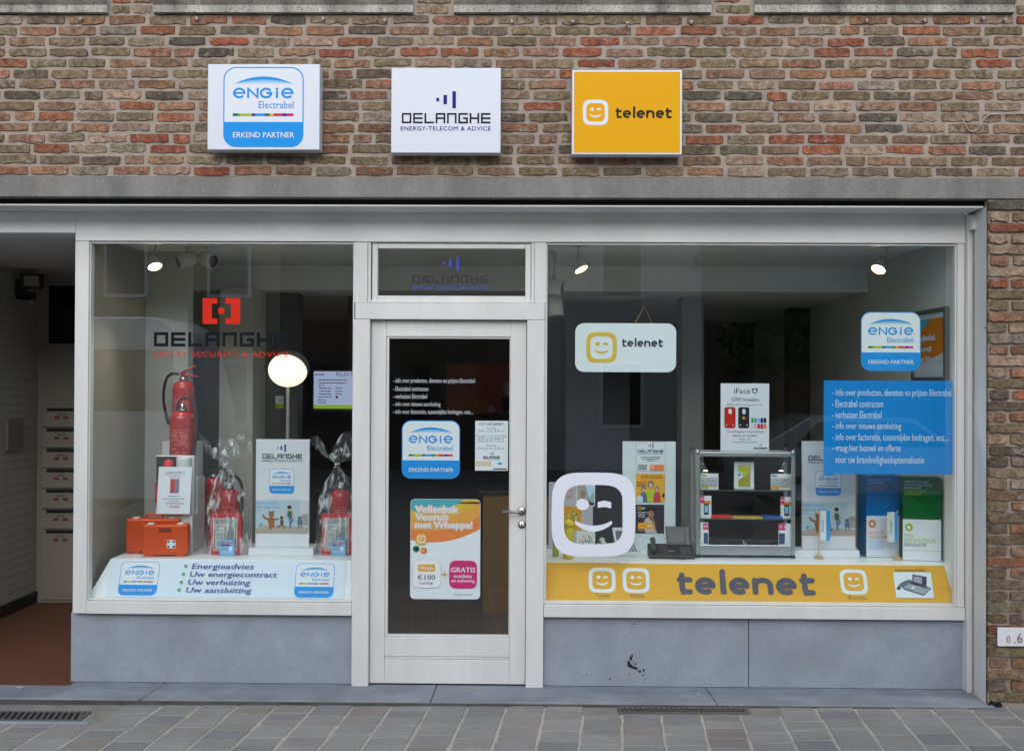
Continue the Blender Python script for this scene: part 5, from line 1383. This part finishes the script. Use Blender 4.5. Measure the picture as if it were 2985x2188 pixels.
goods('tagged_phone', 2042, 2066, 1522, 1587, ys+.02, .012, PAPER, 'phone card with pink price tag in the left front corner of the showcase', 'package', zfl, deco_tag(2050, 2066, '€49'))
goods('tagged_phone', 2270, 2306, 1524, 1587, ys+.02, .012, PAPER, 'phone card with pink price tag in the right front corner of the showcase', 'package', zfl, deco_tag(2269, 2290, '€1'))
# poster on top of the showcase
A = Art(2171, 1220, ys+.06)
A.rect(2101, 1121, 2241.5, 1318, PAPER); A.text('iFace', 2140, 1135, 2187, 1150.5, INK, bold=.01)
hexo = [(2200+8.5*math.cos(R(60*i+30)), 1143+8*math.sin(R(60*i+30))) for i in range(6)]; hexi = [(2200+5.5*math.cos(R(60*i+30)), 1143+5.2*math.sin(R(60*i+30))) for i in range(6)]
A.ring(hexo, hexi, INK); A.poly([(2192,1134),(2197,1137),(2192,1141)], INK); A.poly([(2208,1134),(2208,1141),(2203,1137)], INK)
A.text('GSM hoesjes', 2132, 1162, 2211, 1175.5, SLATE, bold=.015); A.text('SUPER VEILIG en nog mooi ook..', 2118.5, 1180, 2224, 1187, SLATE)
for x0, m in ((2112, REDP), (2152, pmat('print_charcoal', (44,46,52)))):
    A.rrect(x0, 1190, x0+32, 1251, 6, INK); A.rrect(x0+1.5, 1192, x0+30.5, 1249, 5, m); A.rrect(x0+12, 1195, x0+21, 1210, 4, PAPER); A.ell(x0+6, 1242, 2.2, 1.6, PAPER); A.ell(x0+26, 1242, 2.2, 1.6, PAPER)
A.poly([(2168,1216),(2173,1221),(2168,1226),(2163,1221)], YEL)
for r_, cs in ((0, (GRN, TEAL, PALEB, NAVY, INK)), (1, (PALER, pmat('print_rose', (230,180,190)), PINK, REDP, ORG))):
    for i, m in enumerate(cs): A.rrect(2189.5+9*i, 1221+17*r_, 2197+9*i, 1235+17*r_, 1.5, m)
A.text('hier verkrijgbaar in verschillende', 2117, 1258, 2226, 1265, SLATE); A.text('kleuren en modellen', 2137, 1269, 2205, 1275, SLATE); A.text('iPhone - iPad', 2155, 1280, 2187, 1285, SLATE); A.text('Huawei P8 Lite - Samsung A3', 2135, 1289, 2207, 1294, SLATE)
bars(A, 2217, 1297, 1304, NAVY); wordmark(A, 2197, 1306, 2235, 1311.5, INK, 1.2)
b = MB(); b.add([(0,0,0)]*0, [], PAPER)
o = art_thing('phone_cover_poster', A, 'white poster showing phone covers standing on the glass showcase', 'poster'); 
dzp = (st+.002) - P(2171, 1318, ys+.06).z; o.location.z += dzp

# ---- brochure board with three posters
yb3 = .92
A = Art(1892, 1420, yb3); b = MB(); p0 = P(1815,1286,yb3+.002); p1 = P(1969,1560,yb3+.002)
b.box(p0.x, p1.x, yb3+.002, yb3+.02, ZDK+.001, p0.z, mat('board_pale', (205,220,226), .5)); bo = b.build('brochure_board', bev=.001); tag(bo, 'tall pale board with three square posters behind the black desk phone', 'board')
def on(A, nm): 
    o = A.build(nm); o.parent = bo; return o
A.rect(1853.5, 1289, 1939, 1373, GREY); A.rect(1854.3, 1289.8, 1938.2, 1372.2, pmat('poster_pale', (208,222,228))); bars(A, 1896, 1292, 1306, NAVY); wordmark(A, 1859, 1311, 1933, 1319, INK, 1.8); A.lines(1859, 1932, (1321.5,), 2, GREY, 3)
A.lines(1866, 1926, (1331,), 2, SLATE, 4); A.lines(1871, 1921, (1336,), 2, SLATE, 5); A.lines(1886, 1908, (1341,), 2, SLATE, 6); A.lines(1859, 1886, (1354,1358,1362,1366), 2, SLATE, 7); A.rrect(1894, 1354, 1935, 1370, 3, ORG); smile(A, 1901, 1361, 4, PAPER); on(A, 'upper_poster')
A = Art(1896, 1422, yb3-.0006); A.rect(1853.5, 1380, 1938, 1464, pmat('poster_amber', (222,164,60))); A.lines(1868, 1930, (1386,1391), 2.2, SLATE, 2); A.lines(1857, 1884, (1404,1408,1412,1416), 2, SLATE, 3)
SKN = pmat('poster_skin_grey', (190,176,166)); HRG = pmat('poster_hair_grey', (96,88,84))
for cx, cy, s_, top in ((1897, 1412, 1.25, LIME), (1876, 1426, .85, PH1), (1915, 1424, .85, pmat('poster_top_red', (186,64,72)))):
    A.ell(cx, cy, 7*s_, 9*s_, HRG); A.ell(cx, cy+2, 5*s_, 6.5*s_, SKN); A.poly([(cx-13*s_, 1463), (cx-11*s_, cy+17*s_), (cx-4*s_, cy+10*s_), (cx+4*s_, cy+10*s_), (cx+11*s_, cy+17*s_), (cx+13*s_, 1463)], top)
A.poly([(1856,1447),(1866,1443),(1874,1448),(1874,1463),(1856,1463)], PALER); A.ell(1934, 1443, 4, 6, INK); on(A, 'middle_poster')
A = Art(1894, 1512, yb3-.0006); A.rect(1852, 1470, 1936, 1554, pmat('poster_night', (52,48,58))); smile(A, 1864, 1481, 5, YEL); A.rect(1871, 1479, 1888, 1483, PAPER); A.lines(1860, 1905, (1492,), 2, PAPER, 2); A.lines(1861, 1880, (1497,1501,1505), 1.6, PAPER, 3)
A.ell(1894, 1485, 18, 8, INK); A.ell(1897, 1497, 9, 10, pmat('poster_tan', (150,112,92))); A.poly([(1876,1530),(1880,1512),(1890,1506),(1902,1520),(1916,1553),(1882,1553)], pmat('poster_shirt', (190,178,176))); A.stroke([(1912,1545),(1904,1515),(1900,1506)], 5, mat('poster_tan', ))
A.rrect(1860, 1523, 1904, 1541, 3, YEL)
for i in range(5): A.ell(1867+7.5*i, 1532, 2.8, 2.8, ORG if i < 3 else PAPER)
A.lines(1860, 1902, (1544.5,), 1.6, PAPER, 4); on(A, 'lower_poster')

# ---- poster panel behind the big face
yb4 = 1.0; p0 = P(1600,1405,yb4+.002); p1 = P(1728,1600,yb4)
b = MB(); b.box(p0.x, p1.x, yb4+.002, yb4+.02, ZDK+.001, p0.z, mat('panel_lilac_grey', (178,178,190), .5)); bo = b.build('poster_panel', bev=.001); tag(bo, 'grey panel with small posters seen through the big winking face', 'board')
A = Art(1690, 1500, yb4); A.ring(A.sup(1660, 1440, 8, 13, 5), A.sup(1660, 1440, 5.6, 10.4, 5), ORG); A.stroke([(1657,1444),(1660,1446),(1663,1444)], 1.2, SLATE)
A.rect(1680, 1409, 1734, 1474, PAPER); A.rect(1682, 1411, 1732, 1472, PH2); A.ell(1696, 1438, 13, 26, pmat('poster_silver_hair', (168,164,158))); A.ell(1699, 1440, 8, 13, pmat('poster_face_tan', (150,124,110))); A.poly([(1690,1472),(1700,1452),(1722,1460),(1726,1472)], HRG); A.poly([(1706,1412),(1732,1411),(1732,1430),(1716,1450)], PALER); A.rect(1716, 1464, 1732, 1471, INK)
A.rect(1640, 1476, 1695, 1543, pmat('poster_ochre', (212,156,34))); q = random.Random(9)
for _ in range(46):
    a_, r_ = q.uniform(0,6.28), 20*math.sqrt(q.random()); A.ell(1668+r_*math.cos(a_), 1508+r_*.95*math.sin(a_), q.uniform(1.5,3), q.uniform(1.5,3), q.choice([INK, SLATE, PAPER, LIME]), 7)
A.rect(1681, 1546, 1735, 1598, mat('card_offwhite', (216,218,216), .5))
for _ in range(60):
    a_, r_ = q.uniform(0,6.28), 19*math.sqrt(q.random()); A.ell(1708+r_*math.cos(a_), 1576+r_*math.sin(a_), q.uniform(1,2.4), q.uniform(1,2.4), q.choice([INK, SLATE, ORG, TEAL]), 7)
on(A, 'small_posters')

# ---- desk phones
def desk_phone(px, py, rz, body, dark, label, s=1.0):
    p = at(px, py); e = empty('desk_phone', (p.x, p.y, ZDK+.001), label, 'phone', 'desk phones', rz)
    def W_(nm, vs, m, bev=.004):
        b = MB(); b.add([Vector(v)*s for v in vs], [(0,3,2,1),(4,5,6,7),(0,1,5,4),(1,2,6,5),(2,3,7,6),(3,0,4,7)], m); return b.build(nm, e, bev=bev)
    W_('base', [(-.145,0,0),(.145,0,0),(.145,.17,0),(-.145,.17,0),(-.145,0,.022),(.145,0,.022),(.145,.17,.075),(-.145,.17,.075)], body)
    W_('display', [(-.02,.125,.07),(.13,.125,.07),(.13,.14,.066),(-.02,.14,.066),(-.03,.175,.185),(.125,.175,.185),(.125,.19,.181),(-.03,.19,.181)], dark)
    W_('screen', [(-.005,.1255,.085),(.09,.1255,.085),(.09,.128,.084),(-.005,.128,.084),(-.012,.170,.172),(.085,.170,.172),(.085,.173,.171),(-.012,.173,.171)], mat('phone_lcd', (52,56,60), .2), 0)
    b = MB(); b.tube([Vector(v)*s for v in ((-.112,.005,.055),(-.112,.03,.068),(-.112,.09,.088),(-.112,.14,.10),(-.112,.165,.095))], [.017*s,.02*s,.015*s,.02*s,.017*s], dark, 10); b.build('handset', e)
    b = MB()
    for i in range(4):
        for j in range(3): b.cbox((.07*s+.022*s*j, (.035+.026*i)*s, (.0335+.0083*i)*s), (.016*s,.016*s,.006*s), mat('phone_key', (92,94,98), .5))
    b.build('keypad', e, kind='stuff')
    b = MB(); b.cbox((.0, .06*s, .042*s), (.04*s,.025*s,.006*s), mat('phone_dial', (130,132,134), .4)); b.build('navigation_key', e, bev=.003)
    b = MB()
    for i in range(7): b.cbox((.112*s, (.131+.0065*i)*s, (.088+.0145*i)*s), (.012*s,.003*s,.006*s), PH2)
    b.build('side_keys', e, kind='stuff')
    pts = [(-.11*s+.004*math.cos(t*1.3)+.0016*t*s*1.4, -.012+.006*math.sin(t*1.3)+.02*math.sin(t*.06), .008+.004*math.sin(t*1.3)) for t in range(90)]
    b = MB(); b.tube(pts, .0022, dark, 5); b.build('coiled_cord', e)
    return e
desk_phone(1958, 1629, R(-3), mat('phone_black', (36,37,40), .4), mat('phone_charcoal', (46,47,50), .4), 'black desk phone with tilted display in front of the brochure board')
desk_phone(1812, 1622, R(8), mat('phone_white', (196,204,210), .4), mat('phone_pale', (190,196,200), .4), 'white desk phone half hidden by the big winking face', .9)
# ---- sports bottles
def bottle(px, py, m, cap, label, s=1.0):
    p = at(px, py); e = empty('sports_bottle', (p.x, p.y, ZDK+.001), label, 'bottle', 'plastic sports bottles')
    b = MB(); b.lathe([(0,0),(.030*s,0),(.034*s,.006),(.034*s,.085*s),(.030*s,.095*s),(.030*s,.11*s),(.034*s,.12*s),(.034*s,.175*s),(.030*s,.19*s),(.030*s,.20*s)], m, (0,0,0), 24); b.build('body', e)
    b = MB(); b.lathe([(.034*s,.20*s),(.034*s,.225*s),(.022*s,.24*s),(.012*s,.245*s),(.011*s,.262*s),(.013*s,.264*s),(.012*s,.275*s),(0,.277*s)], cap, (0,0,0), 20); b.build('cap', e)
YBM = mat('bottle_yellow', (222,198,24), .4)
bottle(1657, 1627, YBM, YBM, 'yellow plastic sports bottle behind the lower left of the big face'); bottle(1620, 1621, mat('bottle_green_yellow', (170,176,60), .4), mat('bottle_cap_grey', (70,74,70), .5), 'pale green plastic bottle with grey cap at the left frame', .62)
# ---- desk flags
WOOD = mat('pale_wood', (196,158,112), .5)
def flag(px, py, side, label):
    p = at(px, py); k = mpp(p.y); e = empty('desk_flag', (p.x, p.y, ZDK+.001), label, 'flag', 'small desk flags')
    b = MB(); b.lathe([(0,0),(.028,0),(.027,.008),(.020,.018),(.006,.022),(0,.022)], WOOD, (0,0,0), 20); b.build('foot', e)
    b = MB(); b.lathe([(.0028,.02),(.0028,.295),(.006,.298),(.007,.303),(.004,.309),(0,.310)], WOOD, (0,0,0), 10, caps=False); b.build('pole', e)
    n = 8; w = 29*k; h = 86*k; z0 = (1627-1575)*k
    b = MB()
    def strip(t0, t1, m, dy=0.0):
        vs = []
        for i in range(n+1):
            t = t0 + (t1-t0)*i/n
            for zz in (z0, z0+h): vs.append((side*(.004+w*t), -.004 + dy + .005*math.sin(t*5), zz))
        b.add(vs, [(2*i, 2*i+2, 2*i+3, 2*i+1) for i in range(n)], m, True)
    for t0, t1, m in ((0,.06,PAPER),(.06,.10,LIME),(.10,.62,PAPER),(.62,.66,LIME),(.66,1.0,SKYB)) if side > 0 else ((0,.22,SKYB),(.22,.26,PAPER),(.26,.30,LIME),(.30,.88,PAPER),(.88,.92,LIME),(.92,1,PAPER)): strip(t0, t1, m)
    b.build('cloth', e)
    vs, fs = glyphs('Electrabel'); ax = max(v[0] for v in vs); ay = max(v[1] for v in vs); b = MB()
    u0 = side*(.004+w*(.22 if side > 0 else .68))
    b.add([(u0 - side*0 - v[1]/ay*w*.2 + w*.14, -.012, z0+h*.3 + v[0]/ax*h*.4) for v in vs], fs, NAVY); b.build('lettering', e)
flag(2387, 1627, 1, 'small white and blue desk flag before the picture stand'); flag(2616, 1631, -1, 'small white and blue desk flag before the leaflet boxes')
# ---- leaflet boxes
def leaflet_box(px0, px1, pyt, pyb, split, top, side, label, lines, ringc, texts, dep=.17, rz=0):
    p = at((px0+px1)/2, pyb); k = mpp(p.y); w = (px1-px0)*k; h = (pyb-pyt)*k
    e = empty('leaflet_box', (p.x, p.y, ZDK+.001), label, 'box', 'leaflet boxes', rz)
    b = MB(); b.box(-w/2, w/2, 0, dep, 0, h, side); b.build('carton', e, bev=.001)
    A = Art((px0+px1)/2, pyb, p.y); A.lay = -.0006
    A.rect(px0, pyt+.5, px1, split, top); A.rect(px0, split, px1, pyb-.5, PAPER)
    for t, x1, y0, y1, m in lines: A.text(t, px0+5, y0, px0+5+x1, y1, m)
    A.ring([(px0+17+11*math.cos(t*.4488), split+23+12*math.sin(t*.4488)) for t in range(14)], [(px0+17+5*math.cos(t*.4488), split+23+5.5*math.sin(t*.4488)) for t in range(14)], ringc)
    for t, x1, y0, y1, m in texts: A.text(t, px0+5, y0, px0+5+x1, y1, m, bold=.015)
    if ringc is ORG: A.lines(px0+5, px0+52, [split+64+5*i for i in range(7)], 1.8, PALEB, 4)
    else: A.rect(px0, pyb-30, px1, pyb-29, LIME)
    A.build('print', e, (0, 0, 0))
leaflet_box(2525, 2630, 1388, 1623, 1504, pmat('box_blue', (20,116,186)), pmat('box_blue_side', (24,96,150)), 'tall blue and white leaflet box at the right of the right window', [('MEER WETEN OVER', 66, 1397, 1403, PALER), ('UW FACTUUR?', 46, 1406, 1412, PALER), ('VRAAG HET ONZE', 58, 1415, 1421, ORG), ('MEDEWERKER!', 52, 1424, 1430, ORG)], ORG, [('DE EXPERTISE', 48, 1549, 1557, ORG), ('VAN ELECTRABEL', 60, 1560, 1568, ORG)], .16, R(3))
leaflet_box(2634, 2740, 1394, 1634, 1515, pmat('box_green', (12,96,44)), pmat('box_green_side', (14,72,50)), 'tall green and white leaflet box against the right end of the window', [('MEER WETEN OVER', 68, 1403, 1409, PALER), ('EEN FOTOVOLTAÏSCHE', 76, 1412, 1418, PALER), ('INSTALLATIE?', 46, 1421, 1427, PALER), ('VRAAG HET ONZE', 60, 1430, 1436, LIME), ('EXPERTEN!', 46, 1439, 1445, LIME)], LIME, [('MIJN', 24, 1557, 1566, LIME), ('FOTOVOLTAÏSCHE', 86, 1570, 1582, LIME), ('INSTALLATIE', 60, 1584, 1593, DGRN)], .14, R(-9))
# ---- framed poster on the right side wall
xw = RX1-.012; c0 = PX(2664, 914, xw); c1 = PX(2763, 893, xw); zb2 = PX(2763, 1110, xw).z
e = empty('framed_poster', (xw, (c0.y+c1.y)/2, zb2), 'framed orange and teal poster on the right side wall', 'poster'); ya, yb5 = c1.y, c0.y; zt2 = c1.z
def sp_(nm, y0, y1, z0, z1, m, d): 
    b = MB(); b.box(xw-d, xw+.011, y0, y1, z0, z1, m); return sub(b.build(nm), e)
FR = mat('poster_frame_grey', (112,112,108), .4, metal=.5)
sp_('frame', ya, ya+.025, zb2, zt2, FR, .02); sp_('frame', yb5-.025, yb5, zb2, zt2, FR, .02); sp_('frame', ya+.026, yb5-.026, zt2-.025, zt2, FR, .019); sp_('frame', ya+.026, yb5-.026, zb2, zb2+.025, FR, .019)
sp_('backing', ya+.026, yb5-.026, zb2+.026, zt2-.026, pmat('poster_backing', (200,204,206)), .004)
b = MB(); yc = (ya+yb5)/2; hw_ = (yb5-ya)/2-.06; zc = (zb2+zt2)/2
def wp(t, z): return (xw-.006, yc - hw_*t, z)
b.add([wp(-1,zb2+.1), wp(1,zb2+.18), wp(1,zt2-.06), wp(-1,zt2-.06)], [(3,2,1,0)], pmat('poster_orange_band', (204,120,30))); b.add([tuple(Vector(wp(-1,zt2-.16))-Vector((.001,0,0))), tuple(Vector(wp(.2,zt2-.06))-Vector((.001,0,0))), tuple(Vector(wp(-1,zt2-.06))-Vector((.001,0,0)))], [(0,1,2)], TEAL)
sub(b.build('colour_field'), e)
for t, z in (('Vollenbak', zt2-.20), ('Vooruit', zt2-.27), ('met Whoppa!', zt2-.34)):
    vs, fs = glyphs(t, .03); mx_ = max(v[0] for v in vs); b = MB(); b.add([(xw-.008, yc+hw_*.8-(v[0]/mx_)*hw_*1.6*len(t)/11, z+v[1]*.055) for v in vs], fs, PAPER); sub(b.build('lettering'), e)
# dim orange poster deep in the shop, seen through the door
A = Art(1380, 1130, 4.6); A.rect(1300, 1060, 1500, 1205, mat('deep_poster_rust', (170,66,30), .5)); A.rect(1300, 1165, 1420, 1205, mat('deep_poster_amber', (190,96,30), .5)); A.ell(1478, 1132, 12, 17, SKN); A.ell(1475, 1178, 16, 24, INK); A.ell(1432, 1192, 13, 10, SKN)
art_thing('wall_poster', A, 'dim rust coloured poster deep in the shop behind the door', 'poster')

# ================================================================== the street behind the photographer, seen only as reflections
YB = mat('opposite_yellow_brick', (150,138,108), .9, var=.25, vscale=3.0, bump=.4, bscale=30)
DB_ = mat('opposite_dark_brick', (96,84,74), .9, var=.25, vscale=3.0)
DG = mat('opposite_window_glass', (40,44,50), .1)
ROOF = mat('opposite_roof_tile', (110,70,55), .9)
def house(x0, x1, h, m, label, fm=PAINT):
    e = empty('town_house', ((x0+x1)/2, -19, 0), label, 'house')
    y0, y1 = -21.0, -18.0
    part('wall', e, x0+.01, x1-.01, y0, y1, -.05, h, m, 0)
    b = MB(); b.add([(x0, y1+.2, h), (x1, y1+.2, h), (x1, (y0+y1)/2, h+2), (x0, (y0+y1)/2, h+2), (x0, y0, h), (x1, y0, h)], [(0,1,2,3),(3,2,5,4),(0,3,4),(1,5,2)], ROOF)
    o = b.build('roof'); o.parent = e; o.matrix_parent_inverse = Matrix.Translation(e.location).inverted()
    n = int((x1-x0)/1.9)
    for f in range(int(h//2.9)):
        for i in range(n):
            cx = x0 + (i+.5)*(x1-x0)/n; z0 = .9 + f*2.9
            part('window', e, cx-.5, cx+.5, y1+.001, y1+.05, z0, z0+1.5, fm, 0)
            part('pane', e, cx-.42, cx+.42, y1+.051, y1+.06, z0+.08, z0+1.42, DG, 0)
house(-15, -5.6, 6.0, YB, 'yellow brick town house across the street with white windows')
house(-5.6, 0.3, 6.0, DB_, 'dark brick town house across the street, opposite the door', DB_)
house(0.3, 3.9, 6.0, mat('pale_render', (190,190,186), .9, var=.08), 'pale rendered town house across the street')
house(3.9, 15, 6.0, DB_, 'dark brick town house across the street behind the trees', DB_)
# white delivery van parked behind the camera, to its left
VW = mat('van_white_paint', (240,242,244), .25, coat=.4)
van = empty('delivery_van', (-7.15, -8.2, 0), 'tall white delivery van parked at the kerb across the road', 'van')
prof = [(-2.9,.35),(2.75,.35),(2.9,.6),(2.86,1.5),(2.6,2.55),(2.3,2.72),(-1.4,2.72),(-1.75,2.5),(-2.35,1.55),(-3.1,1.2),(-3.15,.5)]
b = MB(); b.prism([(x, z) for x, z in prof], -.95, .95, VW); b.build('body', van, (0,0,0), bev=.05)
for x0, x1, z0, z1 in ((-1.95,-1.05,1.55,2.2),(-.8,.75,1.5,2.3),(.95,2.55,1.5,2.3)):
    b = MB(); b.prism([(x0 if x0 > -1.5 else x0-.2, z0),(x1,z0),(x1,z1),(x0+.12,z1)], .951, .965, DG); b.build('side_window', van, bev=.01)
    b = MB(); b.prism([(x0 if x0 > -1.5 else x0-.2, z0),(x1,z0),(x1,z1),(x0+.12,z1)], -.965, -.951, DG); b.build('side_window', van)
TY = mat('tyre_black', (26,26,27), .8)
for wx in (-2.1, 1.15):
    for sy in (-1, 1):
        b = MB(); b.lathe([(.0,-.11),(.20,-.11),(.33,-.09),(.34,0),(.33,.09),(.20,.11),(.0,.11)], TY, (0,0,0), 24, Matrix.Rotation(R(90), 3, 'X')); w = b.build('wheel', van, (wx, sy*.86, .34))
        b = MB(); b.lathe([(.0,-.115),(.19,-.115),(.19,.115),(.0,.115)], ALU, (0,0,0), 20, Matrix.Rotation(R(90), 3, 'X')); b.build('rim', w)
b = MB(); b.box(-3.16, -2.6, -.9, .9, .3, .55, BLACK); b.build('bumper', van, bev=.04)
# trees in front of the dark house
LEAF = [mat('leaf_green_a', (52,72,34), .7), mat('leaf_green_b', (70,88,40), .7), mat('leaf_green_c', (40,56,30), .7)]
BARK = mat('tree_bark', (78,68,56), .95, bump=.6, bscale=20)
def tree(x, y, h, seed, label):
    q = random.Random(seed); e = empty('street_tree', (x, y, -.05), label, 'tree', 'trees across the street')
    b = MB(); b.tube([(0,0,0),(.03,0,h*.25),(-.02,.03,h*.5),(0,0,h*.8)], [.19,.15,.11,.04], BARK, 10)
    for k in range(6):
        a = k*1.05+q.random(); z0 = h*q.uniform(.35,.55); l = h*q.uniform(.22,.33)
        b.tube([(0,0,z0),(math.cos(a)*l*.5, math.sin(a)*l*.5, z0+l*.5),(math.cos(a)*l, math.sin(a)*l, z0+l*.75)], [.07,.045,.015], BARK, 6)
    b.build('trunk', e)
    c = MB(); cl = [(q.gauss(0,h*.16), q.gauss(0,h*.16), h*q.uniform(.42,.98), h*q.uniform(.09,.17)) for _ in range(26)]
    for cx, cy, cz, cr in cl:
        for _ in range(150):
            d = Vector((q.gauss(0,1), q.gauss(0,1), q.gauss(0,1))).normalized()*cr*q.uniform(.5,1.05)
            p = Vector((cx,cy,cz)) + d; s = q.uniform(.07,.14)
            u = Vector((q.gauss(0,1), q.gauss(0,1), q.gauss(0,1))).normalized(); v = u.orthogonal().normalized()
            c.add([p-u*s, p+v*s*.5, p+u*s, p-v*s*.5], [(0,1,2,3)], q.choice(LEAF))
    c.build('crown', e)
tree(5.4, -13.0, 6.2, 1, 'broad leafy street tree opposite the right window')
tree(8.2, -12.6, 7.0, 2, 'tall leafy street tree beyond the parked car')
tree(11.0, -12.0, 6.4, 3, 'leafy street tree farthest along the road')
# parked car
car = empty('parked_car', (5.2, -10.2, -.05), 'silver hatchback parked across the road under the trees', 'car')
CP_ = mat('car_silver', (170,174,178), .25, metal=.3, coat=.5)
b = MB(); b.prism([(-2.0,.3),(2.0,.3),(2.05,.65),(1.95,.95),(1.1,1.02),(.5,1.45),(-1.0,1.48),(-1.7,1.05),(-2.05,.9)], -.82, .82, CP_); b.build('body', car, bev=.05)
for x0, x1, k in ((-.9,-.1,0),(0,.75,1)):
    b = MB(); b.prism([(x0-(.35 if k == 0 else 0),1.03),(x1+(.25 if k else 0),1.03),(x1-(.3 if k else 0),1.38),(x0,1.40)], .821, .83, DG); b.build('side_window', car)
for wx in (-1.25, 1.25):
    for sy in (-1, 1):
        b = MB(); b.lathe([(.0,-.09),(.2,-.09),(.29,-.08),(.3,0),(.29,.08),(.2,.09),(.0,.09)], TY, (0,0,0), 20, Matrix.Rotation(R(90), 3, 'X')); w = b.build('wheel', car, (wx, sy*.75, .3))
        b = MB(); b.lathe([(.0,-.095),(.18,-.095),(.18,.095),(.0,.095)], ALU, (0,0,0), 16, Matrix.Rotation(R(90), 3, 'X')); b.build('rim', w)

# litter: a scrap of blue paper by the step, pale gum spots
p = PZ(1164, 2050, gz(-.7)+.004); b = MB(); b.add([(-.018,-.010,0),(.012,-.012,.001),(.020,.006,.006),(.004,.012,.002),(-.014,.008,.005)], [(0,1,2,3,4)], mat('scrap_blue', (150,190,230), .6))
tag(b.build('paper_scrap', loc=p), 'tiny pale blue paper scrap on the paving before the door', 'litter')
for px, py, r_, z_ in ((57,2002,.022,STEPZ),(1160,2027,.010,STEPZ),(1078,2137,.012,None),(151,2127,.009,None),(2035,2022,.012,STEPZ)):
    z_ = z_ if z_ is not None else gz(PZ(px, py, .01).x) + .003
    q_ = PZ(px, py, z_); b = MB(); n = 9
    b.add([(r_*rnd.uniform(.7,1.2)*math.cos(2*math.pi*k/n), r_*.7*rnd.uniform(.7,1.2)*math.sin(2*math.pi*k/n), .0012) for k in range(n)], [tuple(range(n))], mat('gum_pale', (205,205,200), .8))
    o = b.build('gum_spot', loc=(q_.x, q_.y, z_)); o.parent = step if z_ == STEPZ else pave; 
    if o.parent is pave: o.matrix_parent_inverse = Matrix.Translation((0,0,gz(0))).inverted()
